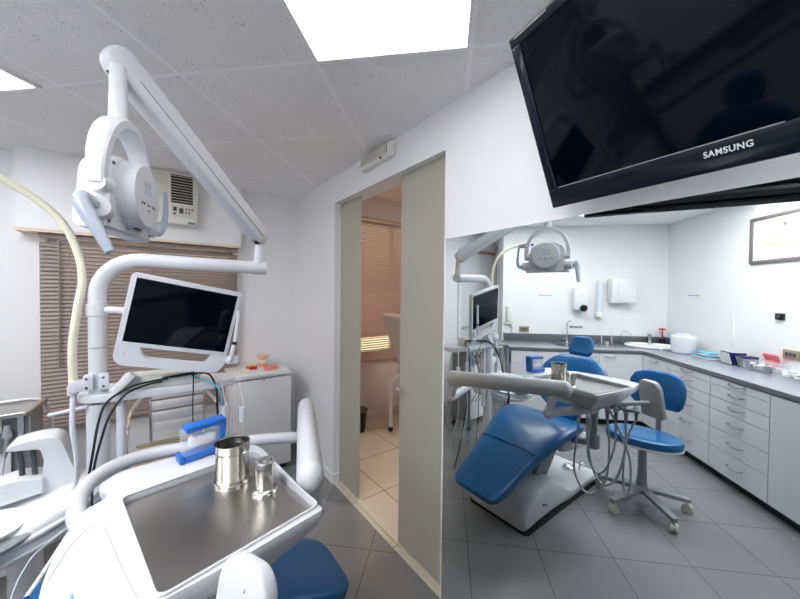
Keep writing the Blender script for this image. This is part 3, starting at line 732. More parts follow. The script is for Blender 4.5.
obj('tray_rim', MB().frame(plp(1.055), plp(1.028), TZ+.0002, TZ+.006), 'white', t, bevel=.0015)
obj('steel_plate', MB().prism(plp(1.022), .9405, .948), 'brushed', t, False)
gr = rpoly([(-.135, .80), (-.118, 1.03), (-.085, 1.05), (-.02, .73)], .03, 6)
gp = [V((x, y, .9622)) for x, y in gr]
obj('panel_groove', MB().tube(smooth([(-.158, .86, .9620), (-.142, .95, .9620), (-.118, .998, .9620), (-.094, .988, .9620), (-.072, .90, .9620), (-.045, .79, .9620), (-.02, .70, .9624)], 8), .0016, 6), 'hose', t)
obj('handle_slot', MB().box((-.112, .775, .9622), (.005, .045, .002), rotm('Z', .3), bev=.0008), 'skyblue', t, label='small blue slot')
# underside box and post
obj('underside', MB().box((.07, .98, .842), (.22, .28, .04), bev=.012), 'white2', t)
obj('swing_joint', MB().lathe([(.035, .80), (.040, .805), (.040, .83), (.035, .83)], (.0, .90, 0)), 'grey', t)
obj('support_post', MB().tube([(.0, .90, .60), (.0, .90, .82)], .024, 16), 'grey', t)
obj('post_foot', MB().lathe([(.025, .53), (.038, .54), (.040, .60), (.028, .625)], (0, .90, 0)).tube(smooth([(.0, .90, .57), (-.08, .98, .52), (-.14, 1.14, .47)], 5), .024, 14), 'grey', t)
# assistant handle (horizontal grab bar)
hA = V((.600, 1.560, .925)); hB = V((.362, .905, .962))
gb = obj('grab_bar', MB().capsule(hA, hB, .046, 22, ell=(.86, 1.05)), 'white', t)
obj('grab_neck', MB().tube([hA + V((-.012, -.02, -.02)), (.578, 1.560, .83), (.576, 1.575, .79)], [.026, .02, .022], 14).sphere((.576, 1.575, .778), .026), 'white', gb)
obj('grab_neck', MB().tube([hB + V((.012, .045, -.02)), (.40, .965, .87), (.408, .972, .83)], [.028, .022, .024], 14).sphere((.412, .973, .818), .03), 'white', gb)
obj('curved_rail', MB().tube(smooth([(.576, 1.575, .779), (.45, 1.605, .795), (.31, 1.648, .80), (.15, 1.71, .80), (-.01, 1.745, .80), (-.13, 1.70, .80), (-.195, 1.58, .80), (-.19, 1.38, .80), (-.10, 1.15, .80), (.0, 1.05, .81)], 10), .026, 16), 'white', t)
obj('short_rail', MB().tube(smooth([(.412, .973, .818), (.34, .93, .826), (.25, .86, .835), (.17, .82, .84)], 6), .026, 16), 'white', t)
# pad shaped handle at the front
pd = V((.130, .578, 1.05)); pw = V((.042, -.091, 0)).normalized(); pu = V((-.38, -.22, .88)); pu = (pu - pw*pu.dot(pw)).normalized(); pn = pw.cross(pu)
PB = basis(pw, pu, pn)
pl = rpoly([(-.062, -.20), (.062, -.20), (.058, -.03), (.035, .0), (-.04, .0), (-.060, -.03)], [.02, .02, .03, .02, .02, .03], 5)
pl = [(x, y) for x, y in pl]
pu2 = V((.12, .16, .98)); pu2 = (pu2 - pw*pu2.dot(pw)).normalized(); PB = basis(pw, pu2, pw.cross(pu2))
hp_ = obj('pad_handle', MB().prism(pl, -.014, .014, R=Matrix.Translation(pd) @ PB, bev=.006), 'white', t)
k_ = pw.cross(pu2); sg = 1 if k_.y < 0 else -1
sc = MB()
for x, y in ((.005, -.035), (.03, -.06)): obj('screw', MB().lathe([(.005, .012*sg), (.004, .0165*sg)], pd + pw*x + pu2*y, PB, 10), 'white2', hp_)
obj('pad_bracket', MB().tube([pd + pu2*-.12 + pw.cross(pu2)*-.01*sg, (.10, .66, .90), (.10, .74, .87)], .012, 12), 'white2', t)
# holders + instruments with hoses along the front edge
obj('holder_bar', MB().box((.025, .735, .835), (.045, .17, .022), rotm('Z', -.25), bev=.006), 'grey', t)
def instrument(pts):
    x, y, z = pts[0]
    hd_ = obj('instrument_holder', MB().box((x, y, z), (.028, .028, .036), bev=.007), 'white', t)
    obj('handpiece', MB().tube([(x, y, z+.025), (x, y, z-.02), (x, y, z-.075)], [.008, .011, .008], 12), 'grey', hd_)
    obj('supply_hose', MB().tube(smooth([(x, y, z-.07)] + pts[1:], 8), .0062, 10), 'hose', hd_)
instrument([(.06, .800, .825), (.06, .785, .60), (.06, .80, .40), (.06, .86, .28), (.06, .925, .27), (.06, .985, .38), (.06, .97, .60), (.05, .95, .80)])
instrument([(.045, .760, .825), (.05, .76, .62), (.055, .80, .46), (.055, .855, .41), (.055, .905, .50), (.05, .90, .66), (.04, .89, .82)])
instrument([(.025, .715, .83), (.03, .715, .60), (.04, .75, .42), (.045, .815, .35), (.045, .875, .41), (.045, .915, .60), (.04, .92, .82)])
instrument([(.0, .672, .855), (.02, .71, .66), (.03, .72, .50), (.035, .715, .38), (.035, .70, .345), (.03, .685, .39), (.025, .69, .55), (.04, .74, .70), (.05, .80, .83)])

# steel canisters on the tray
def canister(label, c, r, h, lid):
    t = thing('steel_canister', label, 'canister', c, 'steel canisters on the tray')
    x, y, z = c
    if not lid:
        obj('base_ring', MB().lathe([(r*.9, 0), (r*1.12, 0), (r*1.14, .012), (r*1.1, .014), (r*1.02, .014)], c, n=32), 'steel', t)
        obj('wall', MB().lathe([(r*.98, .012), (r, .014), (r, h*.80), (r*1.03, h*.82), (r*1.03, h*.985), (r*1.05, h), (r*.97, h), (r*.95, h*.98), (r*.95, .02), (.001, .018)], c, n=36, cap=False), 'steel', t)
        obj('inside', MB().lathe([(r*.945, h*.97), (r*.94, .022), (.001, .020)], c, n=36, cap=False), mat('shaded_steel_inside', (70, 74, 70), .35, metal=.8), t)  # inner shade and reflections darkened into the steel colour
        obj('band', MB().lathe([(r*1.0, h*.78), (r*1.035, h*.785), (r*1.035, h*.80), (r*1.0, h*.805)], c, n=36), 'chrome', t)
    else:
        obj('base_ring', MB().lathe([(r*.9, 0), (r*1.35, 0), (r*1.38, .008), (r*1.2, .014), (r*1.0, .016)], c, n=32), 'steel', t)
        obj('wall', MB().lathe([(r*.98, .014), (r, .016), (r, h*.93), (r*.95, h*.97)], c, n=32), 'steel', t)
        obj('lid', MB().lathe([(r*.95, h*.955), (r*.9, h), (r*.7, h*1.0), (r*.5, h*.96), (r*.3, h*.96), (r*.25, h*.99), (.001, h*.99)], c, n=32), 'chrome', t)
canister('large open round steel canister on the back of the steel tray', (.180, 1.035, .948), .0440, .118, False)
canister('smaller lidded steel canister on the right of the steel tray', (.243, .932, .948), .0255, .088, True)

# cotton dispenser
t = thing('cotton_dispenser', 'blue and clear plastic cotton roll dispenser on the back of the table', 'dispenser', (.11, 1.235, .9622))
Rd = rotm('Z', .18); c = V((.128, 1.230, .9622))
obj('base', MB().box(c + Rd @ V((-.004, 0, .014)), (.125, .045, .022), Rd @ rotm('Y', -.08), bev=.003).box(c + Rd @ V((-.066, 0, .014)), (.014, .050, .024), Rd, bev=.003), 'bluepl', t)
obj('lid', MB().box(c + Rd @ V((.004, 0, .103)), (.118, .05, .018), Rd @ rotm('Y', -.05), bev=.004), 'bluepl', t)
obj('end_wall', MB().box(c + Rd @ V((.052, 0, .060)), (.016, .048, .090), Rd @ rotm('Y', .1), bev=.003), 'bluepl', t)
obj('clear_case', MB().box(c + Rd @ V((-.010, 0, .060)), (.105, .044, .078), Rd, bev=.003), 'clear', t)
obj('cotton_rolls', MB().box(c + Rd @ V((-.003, 0, .056)), (.080, .034, .040), Rd, bev=.014, seg=3), 'cotton', t)

# ------------------------------------------------------------------ cuspidor / assistant unit at the left
t = thing('spittoon_unit', 'white moulded spittoon and suction unit at the left behind the table', 'spittoon unit', (-.45, 1.98, 0))
rg = []
for x, y0, y1, z0, z1 in ((-.155, 1.90, 1.97, .63, .69), (-.18, 1.83, 2.03, .58, .695), (-.26, 1.76, 2.10, .53, .685), (-.38, 1.72, 2.14, .50, .655), (-.52, 1.70, 2.16, .475, .62), (-.68, 1.72, 2.14, .46, .59), (-.78, 1.80, 2.08, .47, .56)):
    yc, zc = (y0+y1)/2, (z0+z1)/2
    rg.append([V((x, yc+a_, zc+b_)) for a_, b_ in sq(0, (y1-y0)/2, (z1-z0)/2, 32, .55)])
obj('body', MB().rings(rg), 'white2', t)
obj('body_ridge', MB().tube(smooth([(-.17, 1.855, .672), (-.26, 1.765, .625), (-.40, 1.712, .59), (-.54, 1.695, .56), (-.72, 1.73, .53)], 8), .010, 10), 'white', t)
obj('body_ridge', MB().tube(smooth([(-.18, 1.835, .635), (-.28, 1.752, .575), (-.42, 1.71, .54), (-.56, 1.697, .51), (-.72, 1.74, .485)], 8), .006, 10), 'white', t)
# column
def xz_loft(pts_lo, y0, y1, bev=.01): return None
cpoly = rpoly([(-.375, .64), (-.24, .64), (-.262, .70), (-.312, .868), (-.335, .888), (-.40, .892), (-.462, .878), (-.465, .862), (-.372, .848), (-.362, .80)], [.01, .03, .03, .02, .03, .03, .006, .006, .012, .01])
def xz_prism(poly, y0, y1, bev=.002):
    mb = MB().prism([(x, -z) for x, z in poly], y0, y1, bev=bev)
    bmesh.ops.transform(mb.bm, matrix=rotm('X', -PI/2), verts=mb.bm.verts)   # (x,-z,y)->(x, y, z)
    return mb
obj('column', xz_prism(cpoly, 1.93, 2.05), 'white', t)
l2 = rpoly([(-.36, .735), (-.36, .680), (-.53, .658), (-.60, .652), (-.60, .700), (-.50, .742), (-.43, .752)], [.01, .01, .02, .02, .02, .03, .02])
obj('instrument_ledge', xz_prism(l2[::-1], 1.90, 2.02), 'white', t)
obj('bowl', MB().lathe([(.02, .585), (.08, .60), (.115, .63), (.125, .645), (.118, .648), (.08, .615), (.02, .602)], (-.50, 1.80, .0), n=32, cap=False), 'porcelain', t)
obj('bowl_surround', MB().lathe([(.10, .57), (.15, .60), (.155, .615), (.145, .622), (.12, .622)], (-.50, 1.79, .0), n=32), 'grey', t)
for i, x in enumerate((-.435, -.40)):
    obj('suction_tube', MB().tube([(x, 1.96, .86), (x+.006, 1.955, .80), (x+.012, 1.95, .70)], .009, 10), 'dgrey', t)
obj('pedestal', MB().tube([(-.42, 1.95, 0), (-.42, 1.95, .53)], .05, 18).lathe([(.13, 0), (.13, .012), (.06, .03)], (-.42, 1.95, 0)), 'white2', t)
# suction tip hanging at lower left corner
t = thing('suction_handpiece', 'small white handpiece with a blue ring and a thin wire at the bottom left corner', 'handpiece', (-.28, 1.20, .70))
obj('body', MB().tube([(-.335, 1.22, .685), (-.292, 1.215, .70), (-.272, 1.21, .706)], [.012, .022, .012], 16), 'white', t)
obj('ring', MB().tube([(-.274, 1.21, .705), (-.258, 1.207, .710)], [.017, .014], 16), 'bluepl', t, label='blue ring')
obj('wire', MB().tube(smooth([(-.29, 1.215, .72), (-.282, 1.25, .75), (-.265, 1.29, .775), (-.245, 1.32, .78), (-.215, 1.35, .79)], 6), .002, 8), 'hose', t)
obj('rest', MB().tube(smooth([(-.29, 1.215, .68), (-.27, 1.26, .69), (-.22, 1.34, .75), (-.19, 1.38, .795)], 6), .006, 10), 'white2', t)

# ------------------------------------------------------------------ dental chair
CY = 1.33
t = thing('dental_chair', 'blue upholstered dental patient chair on a white base, seen in the mirror', 'dental chair', (0, CY, 0))
def pad_loft(sts, n=32, e=.5):
    rg = []
    for c, hw, th, nrm in sts:
        nrm = V(nrm).normalized(); c = V(c); rg.append([c + V((0, 1, 0))*a_ + nrm*b_ for a_, b_ in sq(0, hw, th, n, e)])
    return MB().rings(rg)
ss = [(.645, .262, .09, .012), (.641, .266, .14, .026), (.615, .277, .170, .033), (.55, .304, .186, .036), (.42, .364, .200, .038), (.28, .430, .222, .040), (.13, .495, .256, .042), (0, .538, .284, .044), (-.10, .556, .294, .046), (-.17, .550, .288, .044), (-.25, .526, .268, .042), (-.33, .490, .205, .04), (-.41, .464, .155, .03), (-.425, .461, .13, .015)]
st = []
for i, (x, z, hw, th) in enumerate(ss):
    a0, a1 = ss[max(i-1, 0)], ss[min(i+1, len(ss)-1)]; dx, dz = a0[0]-a1[0], a0[1]-a1[1]
    st.append(((x, CY, z), hw, th, (-dz, 0, dx)))
obj('seat_cushion', pad_loft(st), 'blue', t)
obj('leg_rest_seam', MB().tube(smooth([(.28, CY-.205, .470), (.275, CY-.1, .478), (.28, CY, .480), (.275, CY+.1, .478), (.28, CY+.205, .470)], 5), .003, 6), mat('dark_blue_piping', (8, 60, 112), .4), t)
bs = [(-.415, .44, .05, .02), (-.43, .48, .09, .035), (-.46, .55, .125, .04), (-.485, .60, .21, .042), (-.51, .65, .29, .042), (-.545, .73, .308, .042), (-.585, .82, .29, .042), (-.615, .89, .25, .04), (-.64, .945, .19, .034), (-.655, .975, .12, .02), (-.66, .985, .07, .01)]
obj('backrest', pad_loft([((x, CY-.02, z), hw, th, (.92, 0, .38)) for x, z, hw, th in bs], e=.8), 'blue', t)
obj('backrest_shell', pad_loft([((x-.055, CY-.02, z-.02), hw*.85, th*.6, (.92, 0, .38)) for x, z, hw, th in bs[1:-1]], e=.8), 'white2', t)
hr = obj('headrest', pad_loft([((-.70+k*.035+.0, CY-.035, 1.055+ -k*.080), hw, th, (.80, 0, .60)) for k, hw, th in ((1, .045, .010), (.93, .070, .022), (.75, .090, .032), (.4, .100, .026), (0, .102, .022), (-.4, .096, .028), (-.75, .082, .034), (-.93, .06, .022), (-1, .04, .010))], e=.85), 'blue', t)
obj('headrest_bar', MB().tube([(-.665, CY-.08, .93), (-.69, CY-.08, 1.0)], .008, 10).tube([(-.665, CY-.03, .93), (-.69, CY-.03, 1.0)], .008, 10), 'chrome', t)
# base: loft along x
bst = [(.392, .015, .07, .20), (.386, .015, .10, .218), (.35, .015, .155, .226), (.27, .015, .205, .226), (.15, .015, .235, .226), (.04, .015, .235, .226), (-.04, .015, .20, .226), (-.12, .015, .13, .226), (-.20, .015, .085, .226), (-.60, .015, .070, .222), (-.665, .015, .055, .20)]
rg = []
for x, z0, z1, hw in bst:
    zc = (z0+z1)/2; rg.append([V((x, 1.337+a_, max(zc+b_, z0))) for a_, b_ in sq(0, hw, (z1-z0)/2, 36, .32)])
obj('base', MB().rings(rg), 'white', t)
obj('base_skirt', MB().prism(rpoly([(-.675, 1.105), (.395, 1.105), (.395, 1.568), (-.675, 1.568)], .04), 0, .018), 'rubber', t)
obj('nameplate', MB().box((.18, 1.1095, .12), (.06, .003, .014), rotm('Y', -.3)), 'ink', t)
obj('lift_arm', MB().box((-.06, CY, .33), (.15, .24, .34), rotm('Y', -.75), bev=.02), 'grey', t)
obj('seat_housing', MB().box((-.19, CY, .445), (.36, .50, .12), rotm('Y', -.14), bev=.035), 'white', t)
obj('foot_joystick', MB().lathe([(.045, .08), (.045, .095), (.02, .11)], (-.5, 1.28, 0)).tube(smooth([(-.50, 1.20, .10), (-.47, 1.18, .15), (-.52, 1.17, .16), (-.56, 1.2, .10)], 6), .008, 10), 'chrome', t)
obj('back_link', MB().box((-.44, CY, .44), (.22, .12, .06), rotm('Y', .5), bev=.01), 'grey', t)

# ------------------------------------------------------------------ operator stool
SX, SY = -.565, .80
t = thing('operator_stool', 'blue operator stool on a five-star wheeled base, seen in the mirror', 'stool', (SX, SY, 0))
for k in range(5):
    an = math.radians(18+72*k); ux, uy = math.cos(an), math.sin(an); Rr = rotm('Z', an)
    lg = obj('leg', MB().rings([[V((SX, SY, 0)) + Rr @ V((d_, y_, z_)) for y_, z_ in ((-w_, zc-.012), (w_, zc-.012), (w_, zc+.012), (-w_, zc+.012))] for d_, w_, zc in ((.02, .032, .118), (.10, .028, .112), (.26, .020, .088), (.285, .014, .084))]), 'grey', t)
    c = V((SX+ux*.272, SY+uy*.272, .03))
    obj('caster', MB().lathe([(.018, -.022), (.030, -.020), (.030, -.004), (.020, -.003), (.020, .003), (.030, .004), (.030, .020), (.018, .022)], c, rotm('Z', an+.6) @ rotm('X', PI/2), 20).tube([c+V((0, 0, .01)), c+V((0, 0, .055))], .008, 8), 'offwhite', lg)
obj('gas_column', MB().lathe([(.034, .09), (.034, .13), (.026, .30), (.024, .40), (.012, .402), (.012, .45)], (SX, SY, 0), n=20), 'grey', t)
obj('hub', MB().lathe([(.045, .095), (.045, .13), (.035, .14)], (SX, SY, 0), n=20), 'grey', t)
seat_R = rotm('Z', math.radians(-15))
sp_ = []
for k in range(40):
    an = 2*PI*k/40; r = (.170 + .022*abs(math.sin(an))**2 - .010*math.cos(2*an)); sp_.append((r*math.cos(an), r*1.12*math.sin(an)))
def seat_l(k, z): return [V((SX, SY, z)) + seat_R @ V((x*k, y*k, 0)) for x, y in sp_]
obj('seat', MB().rings([seat_l(.97, .463), seat_l(1.0, .475), seat_l(1.0, .495), seat_l(.97, .512), seat_l(.88, .520), seat_l(.5, .517), seat_l(.05, .515)]), 'blue', t)
obj('seat_pan', MB().rings([seat_l(.90, .445), seat_l(1.01, .455), seat_l(1.01, .466), seat_l(.9, .466)]), 'white2', t)
obj('lever', MB().tube(smooth([(SX-.02, SY-.02, .44), (SX-.12, SY-.10, .42), (SX-.18, SY-.15, .38), (SX-.21, SY-.18, .37)], 5), .006, 8), 'dgrey', t)
bc = V((SX-.235, SY-.025, 0)); bn = V((.97, .16, .12)).normalized(); bsd = V((-.16, .97, 0)).normalized(); bup = bn.cross(bsd).normalized()
if bup.z < 0: bup = -bup
rg = []
for s_, hw, th in ((-.148, .09, .008), (-.142, .14, .022), (-.11, .168, .030), (-.04, .182, .032), (.03, .180, .032), (.085, .155, .030), (.108, .12, .024), (.118, .07, .010)):
    r = []
    for a_, b_ in sq(0, hw, th, 28, .7):
        r.append(V((bc.x, bc.y, .812)) + bup*s_ + bsd*a_ + bn*(b_ + (a_*a_)*1.2))
    rg.append(r)
obj('backrest', MB().rings(rg), 'blue', t)
obj('back_stem', MB().box(V((bc.x-.01, bc.y, .62)), (.012, .035, .36), rotm('Z', .16), bev=.003).box((SX-.13, SY-.035, .45), (.24, .035, .012), rotm('Z', .2), bev=.003), 'grey', t)

# ------------------------------------------------------------------ worktop and cabinets (seen in the mirror)
PF, QF = -.64, 2.44
def pqpoly(pts): return [tuple(PQ(p, q).xy) for p, q in pts]
wt = MB().prism(pqpoly([(PD+.002, -.9), (PF+.02, -.9), (PF+.02, QF-.02), (.825, QF-.02), (.825, QD-.002), (PD+.002, QD-.002)]), ZW-.045, ZW, bev=.014)
wt_band = MB()
wt_band.box(PQ(PF+.0205, (QF-.9)/2-.014, ZW-.024), (.004, QF+.9-.03, .040), RP, bev=.0015).box(PQ((.825+PF)/2+.011, QF-.0205, ZW-.024), (.825-PF-.026, .004, .040), RP, bev=.0015)
t = thing('worktop', 'long grey L-shaped worktop running along two walls over the white cabinets', 'worktop', PQ(-.9, 2.0, ZW-.045))
obj('slab', wt, 'worktop', t)
obj('front_edge', wt_band, mat('edge_laminate', (98, 101, 108), .25, noise=.06, nscale=140), t)
obj('splashback', MB().box(PQ((PD+.82)/2, QD-.011, ZW+.049), (.82-PD-.03, .018, .098), RP, bev=.003).box(PQ(PD+.011, (QD+2.5)/2-.012, ZW+.049), (.018, QD-2.5-.024, .098), RP, bev=.003), mat('splash_laminate', (96, 99, 106), .25, noise=.08, nscale=140), t)
def pq_box(p0, p1, q0, q1, z0, z1, bev=0, mb=None): return (mb or MB()).box(PQ((p0+p1)/2, (q0+q1)/2, (z0+z1)/2), (abs(p1-p0), abs(q1-q0), z1-z0), RP, bev=bev)
def bow_handle(parent, side, u, z, w=.06):
    """side 'd': front faces +p at p=PF, u is q.  side 's': front faces -q at q=QF, u is p"""
    if side == 'd': P = lambda a, o, zz: PQ(PF+.018+o, u+a, zz)
    else: P = lambda a, o, zz: PQ(u+a, QF-.018-o, zz)
    pts = [P(-w, 0, z), P(-w, .016, z), P(-w*.7, .024, z-.004), P(0, .028, z-.008), P(w*.7, .024, z-.004), P(w, .016, z), P(w, 0, z)]
    obj('handle', MB().tube(smooth(pts, 4), .0055, 8), 'steel', parent)
DR = [(.083, .267), (.271, .422), (.426, .572), (.576, .672), (.676, .774), (.778, .832)]
def drawer_unit(label, q0, q1, rows, full=False):
    c = PQ((PF+PD)/2, (q0+q1)/2, 0)
    t = thing('base_cabinet', label, 'cabinet', c, 'white cabinets under the grey worktop')
    obj('carcass', pq_box(PD+.01, PF-.002, q0+.001, q1-.001, .08, ZW-.047), 'rowline', t, False)
    obj('plinth', pq_box(PD+.05, PF-.05, q0+.001, q1-.001, 0, .079), 'toe', t, False)
    for z0, z1 in rows:
        d_ = obj('drawer' if not full else 'door', pq_box(PF, PF+.018, q0+.002, q1-.002, z0, z1, .0015), 'cabinet', t, False)
        if not full: bow_handle(d_, 'd', (q0+q1)/2, (z0+z1)/2+.012)
        elif full != 'plain': bow_handle(d_, 'd', (q0+q1)/2, z1-.03)
def sink_unit(label, p0, p1, rows, kind, hu=None):
    c = PQ((p0+p1)/2, (QF+QD)/2, 0)
    t = thing('base_cabinet', label, 'cabinet', c, 'white cabinets under the grey worktop')
    obj('carcass', pq_box(p0+.001, p1-.001, QF+.002, QD-.01, .08, ZW-.047), 'rowline' if kind != 'left' else 'cabinet', t, False)
    obj('plinth', pq_box(p0+.001, p1-.001, QF+.05, QD-.05, 0, .079), 'toe', t, False)
    for z0, z1, nm in rows:
        d_ = obj(nm, pq_box(p0+.002, p1-.002, QF-.018, QF, z0, z1, .0015), 'cabinet', t, False)
        if hu is not None: bow_handle(d_, 's', hu, z1-.03, .055)
drawer_unit('white corner cabinet with a single drawer-height handle on the drawer wall', 2.005, 2.436, [(.083, .832)], full='h')
drawer_unit('white six-drawer cabinet behind the stool, nearer the corner', 1.482, 2.003, DR)
drawer_unit('white six-drawer cabinet nearer the right edge, next to the plain door', 0.972, 1.480, DR)
drawer_unit('white cabinet with a plain door at the right edge of the mirror view', .45, .970, [(.083, .832)], full='plain')
drawer_unit('white cabinet with a plain door behind the camera, beyond the mirror view', -.10, .448, [(.083, .832)], full='plain')
sink_unit('white cabinet with a top drawer at the left end of the sink worktop', .257, .80, [(.69, .832, 'drawer'), (.083, .686, 'door')], 'left')
obj('latch', pq_box(.801, .812, QF+.03, QF+.05, .67, .79, .003), 'dgrey', bpy.data.objects['base_cabinet.005'] if 'base_cabinet.005' in bpy.data.objects else None)
sink_unit('white single-door cabinet in the middle under the sink worktop, behind the headrest', -.168, .255, [(.083, .832, 'door')], 'm', -.08)
sink_unit('white single-door cabinet under the corner basin, nearest the room corner', -.62, -.170, [(.083, .832, 'door')], 'm', -.28)

# sinks and taps
t = thing('steel_sink', 'small steel sink set in the worktop with the tall gooseneck tap', 'sink', PQ(.06, 2.70, ZW))
bpts = [(-.17, -.15), (.17, -.15), (.17, .15), (-.17, .15)]
def sink_l(k, z): return [PQ(.06, 2.68, z) + RP @ V((x*k, y*k, 0)) for x, y in rpoly(bpts, .06)]
obj('rim', MB().rings([sink_l(1.0, ZW+.0005), sink_l(1.0, ZW+.004), sink_l(.93, ZW+.004), sink_l(.92, ZW+.002)]), 'steel', t)
t = thing('gooseneck_tap', 'tall chrome gooseneck tap beside the soap dispenser', 'tap', PQ(-.02, 2.86, ZW))
tp = PQ(.03, 2.87, ZW)
obj('base', MB().lathe([(.022, 0), (.022, .01), (.014, .02), (.014, .05)], tp), 'chrome', t)
obj('spout', MB().tube(smooth([tp, tp+V((0, 0, .12)), tp+V((0, 0, .25)), tp+PQ(-.012, -.012, .275), tp+PQ(-.03, -.035, .285), tp+PQ(-.045, -.055, .27)], 6), .0075, 10), 'chrome', t)
obj('lever', MB().tube([tp+V((0, 0, .05)), tp+PQ(.04, -.02, .06)], .006, 8), 'chrome', t)
t = thing('wash_basin', 'white porcelain basin in the corner of the worktop', 'basin', PQ(-.88, 2.72, ZW))
bs_ = [(.27*math.cos(2*PI*k/36), .20*math.sin(2*PI*k/36)) for k in range(36)]
def bas_l(k, z): return [PQ(-.86, 2.70, z) + RP @ (rotm('Z', .35) @ V((x*k, y*k, 0))) for x, y in bs_]
obj('bowl', MB().rings([bas_l(.94, ZW+.0005), bas_l(1, ZW+.012), bas_l(1, ZW+.026), bas_l(.97, ZW+.032), bas_l(.88, ZW+.030), bas_l(.80, ZW+.015), bas_l(.5, ZW+.006), bas_l(.1, ZW+.004)]), 'porcelain', t)
t = thing('basin_tap', 'short chrome tap on the back of the white corner basin', 'tap', PQ(-.93, 2.87, ZW))
tp = PQ(-.93, 2.86, ZW+.028)
obj('body', MB().lathe([(.024, 0), (.024, .01), (.018, .02), (.018, .06), (.022, .065), (.022, .085), (.01, .09)], tp).tube([tp+V((0, 0, .04)), tp+PQ(.03, -.09, .05)], .010, 10), 'chrome', t)
obj('tap_knob', MB().lathe([(.012, .088), (.026, .095), (.026, .112), (.01, .118)], tp, n=12), 'chrome', t)
t = thing('paper_roll_pump', 'small red-topped black pump bottle behind the corner basin', 'bottle', PQ(-1.08, 2.80, ZW))
tp = PQ(-1.085, 2.88, ZW)
obj('bottle', MB().lathe([(.03, 0), (.03, .08), (.012, .10), (.008, .12)], tp), 'black', t)
obj('pump_stem', MB().tube([tp+V((0, 0, .11)), tp+V((0, 0, .19))], .007, 10), 'red', t)
obj('pump_top', MB().lathe([(.005, .19), (.04, .195), (.04, .205), (.012, .215)], tp), 'red', t, label='flat red top')
tag(obj('wire_loop', MB().tube(smooth([PQ(-.66, 2.93, ZW+.002), PQ(-.63, 2.93, ZW+.08), PQ(-.66, 2.93, ZW+.15), PQ(-.73, 2.93, ZW+.15), PQ(-.76, 2.93, ZW+.08), PQ(-.74, 2.93, ZW+.002)], 6), .003, 6), 'steel'), 'thin wire ring standing behind the corner basin', 'wire')
tag(obj('tumbler', MB().lathe([(.02, 0), (.026, .03), (.028, .032), (.0001, .03)], PQ(-.44, 2.86, ZW), n=18), 'white'), 'tiny white cup on the worktop between the two sinks', 'cup')
for k, (pp, lab) in enumerate(((-.40, 'thin clear stick leaning at the sink wall, left of the tiny white cup'), (-.52, 'thin clear stick leaning at the sink wall, right of the tiny white cup'))):
    tag(obj('clear_rod', MB().tube([PQ(pp, 2.90, ZW+.003), PQ(pp, 2.937, ZW+.20)], .004, 8), 'clear_lid'), lab, 'rod')

# wall things on the sink wall
t = thing('soap_dispenser', 'white wall soap dispenser with a dark push bar above the gooseneck tap', 'soap dispenser', PQ(-.13, QD, 1.29))
obj('case', pq_box(-.215, -.045, QD-.11, QD-.002, 1.30, 1.59, .025), 'white2', t)
obj('push_bar', MB().lathe([(.043, 0), (.043, .016), (.02, .02)], PQ(-.155, QD-.105, 1.328), RP @ rotm('X', PI/2), 24), 'black', t)
obj('lock', MB().lathe([(.006, 0), (.006, .003)], PQ(-.13, QD-.11, 1.50), RP @ rotm('X', PI/2), 8), 'dgrey', t)
t = thing('towel_dispenser', 'white boxy paper towel dispenser on the sink wall by the corner', 'towel dispenser', PQ(-.61, QD, 1.40))
obj('case', pq_box(-.755, -.475, QD-.13, QD-.002, 1.40, 1.70, .008), 'white2', t)
obj('front_cover', pq_box(-.745, -.545, QD-.142, QD-.13, 1.405, 1.695, .006), 'white2', t)
t = thing('cup_dispenser', 'pale translucent cup dispenser tube on the sink wall beside the towel dispenser', 'cup dispenser', PQ(-.37, QD, 1.20))
obj('tube', MB().tube([PQ(-.37, QD-.045, 1.26), PQ(-.37, QD-.045, 1.66)], .036, 18), 'clear_lid', t)
obj('cap', MB().lathe([(.038, 0), (.038, .02), (.02, .03)], PQ(-.37, QD-.045, 1.655)), 'cream', t)
obj('collar', MB().lathe([(.044, 0), (.046, .05), (.038, .07)], PQ(-.37, QD-.045, 1.215)), 'cream', t)
t = thing('wall_telephone', 'slim white handset hanging on the sink wall with a cord to the worktop', 'telephone', PQ(.74, QD, 1.09))
obj('handset', pq_box(.71, .77, QD-.05, QD-.02, 1.13, 1.345, .014), 'cream', t)
obj('cradle', pq_box(.69, .79, QD-.045, QD-.002, 1.095, 1.13, .006), 'offwhite', t)
obj('cord', MB().tube(smooth([PQ(.73, QD-.03, 1.095), PQ(.70, QD-.035, 1.05), PQ(.71, QD-.035, .99)], 6), .005, 8), 'grey', t)
def socket(label, side, u, z, w=.125, h=.075):
    if side == 's': c = PQ(u, QD-.006, z); R = RP; dims = (w, .012, h); off = lambda a: PQ(u+a, QD-.013, z); sd = (.022, .003, .032)
    else: c = PQ(PD+.006, u, z); R = RP; dims = (.012, w, h); off = lambda a: PQ(PD+.013, u+a, z); sd = (.003, .022, .032)
    t = thing('wall_socket', label, 'socket', c, 'brass coloured wall sockets')
    obj('plate', MB().box(c, dims, R, bev=.003), 'brass', t)
    for a_ in (-.03, 0, .03): obj('outlet', MB().box(off(a_), sd, R), 'dgrey', t, False)
socket('brass wall socket on the sink wall above the end of the worktop', 's', .54, 1.035)
socket('brass wall socket on the drawer wall at the right edge', 'd', 1.455, 1.035)
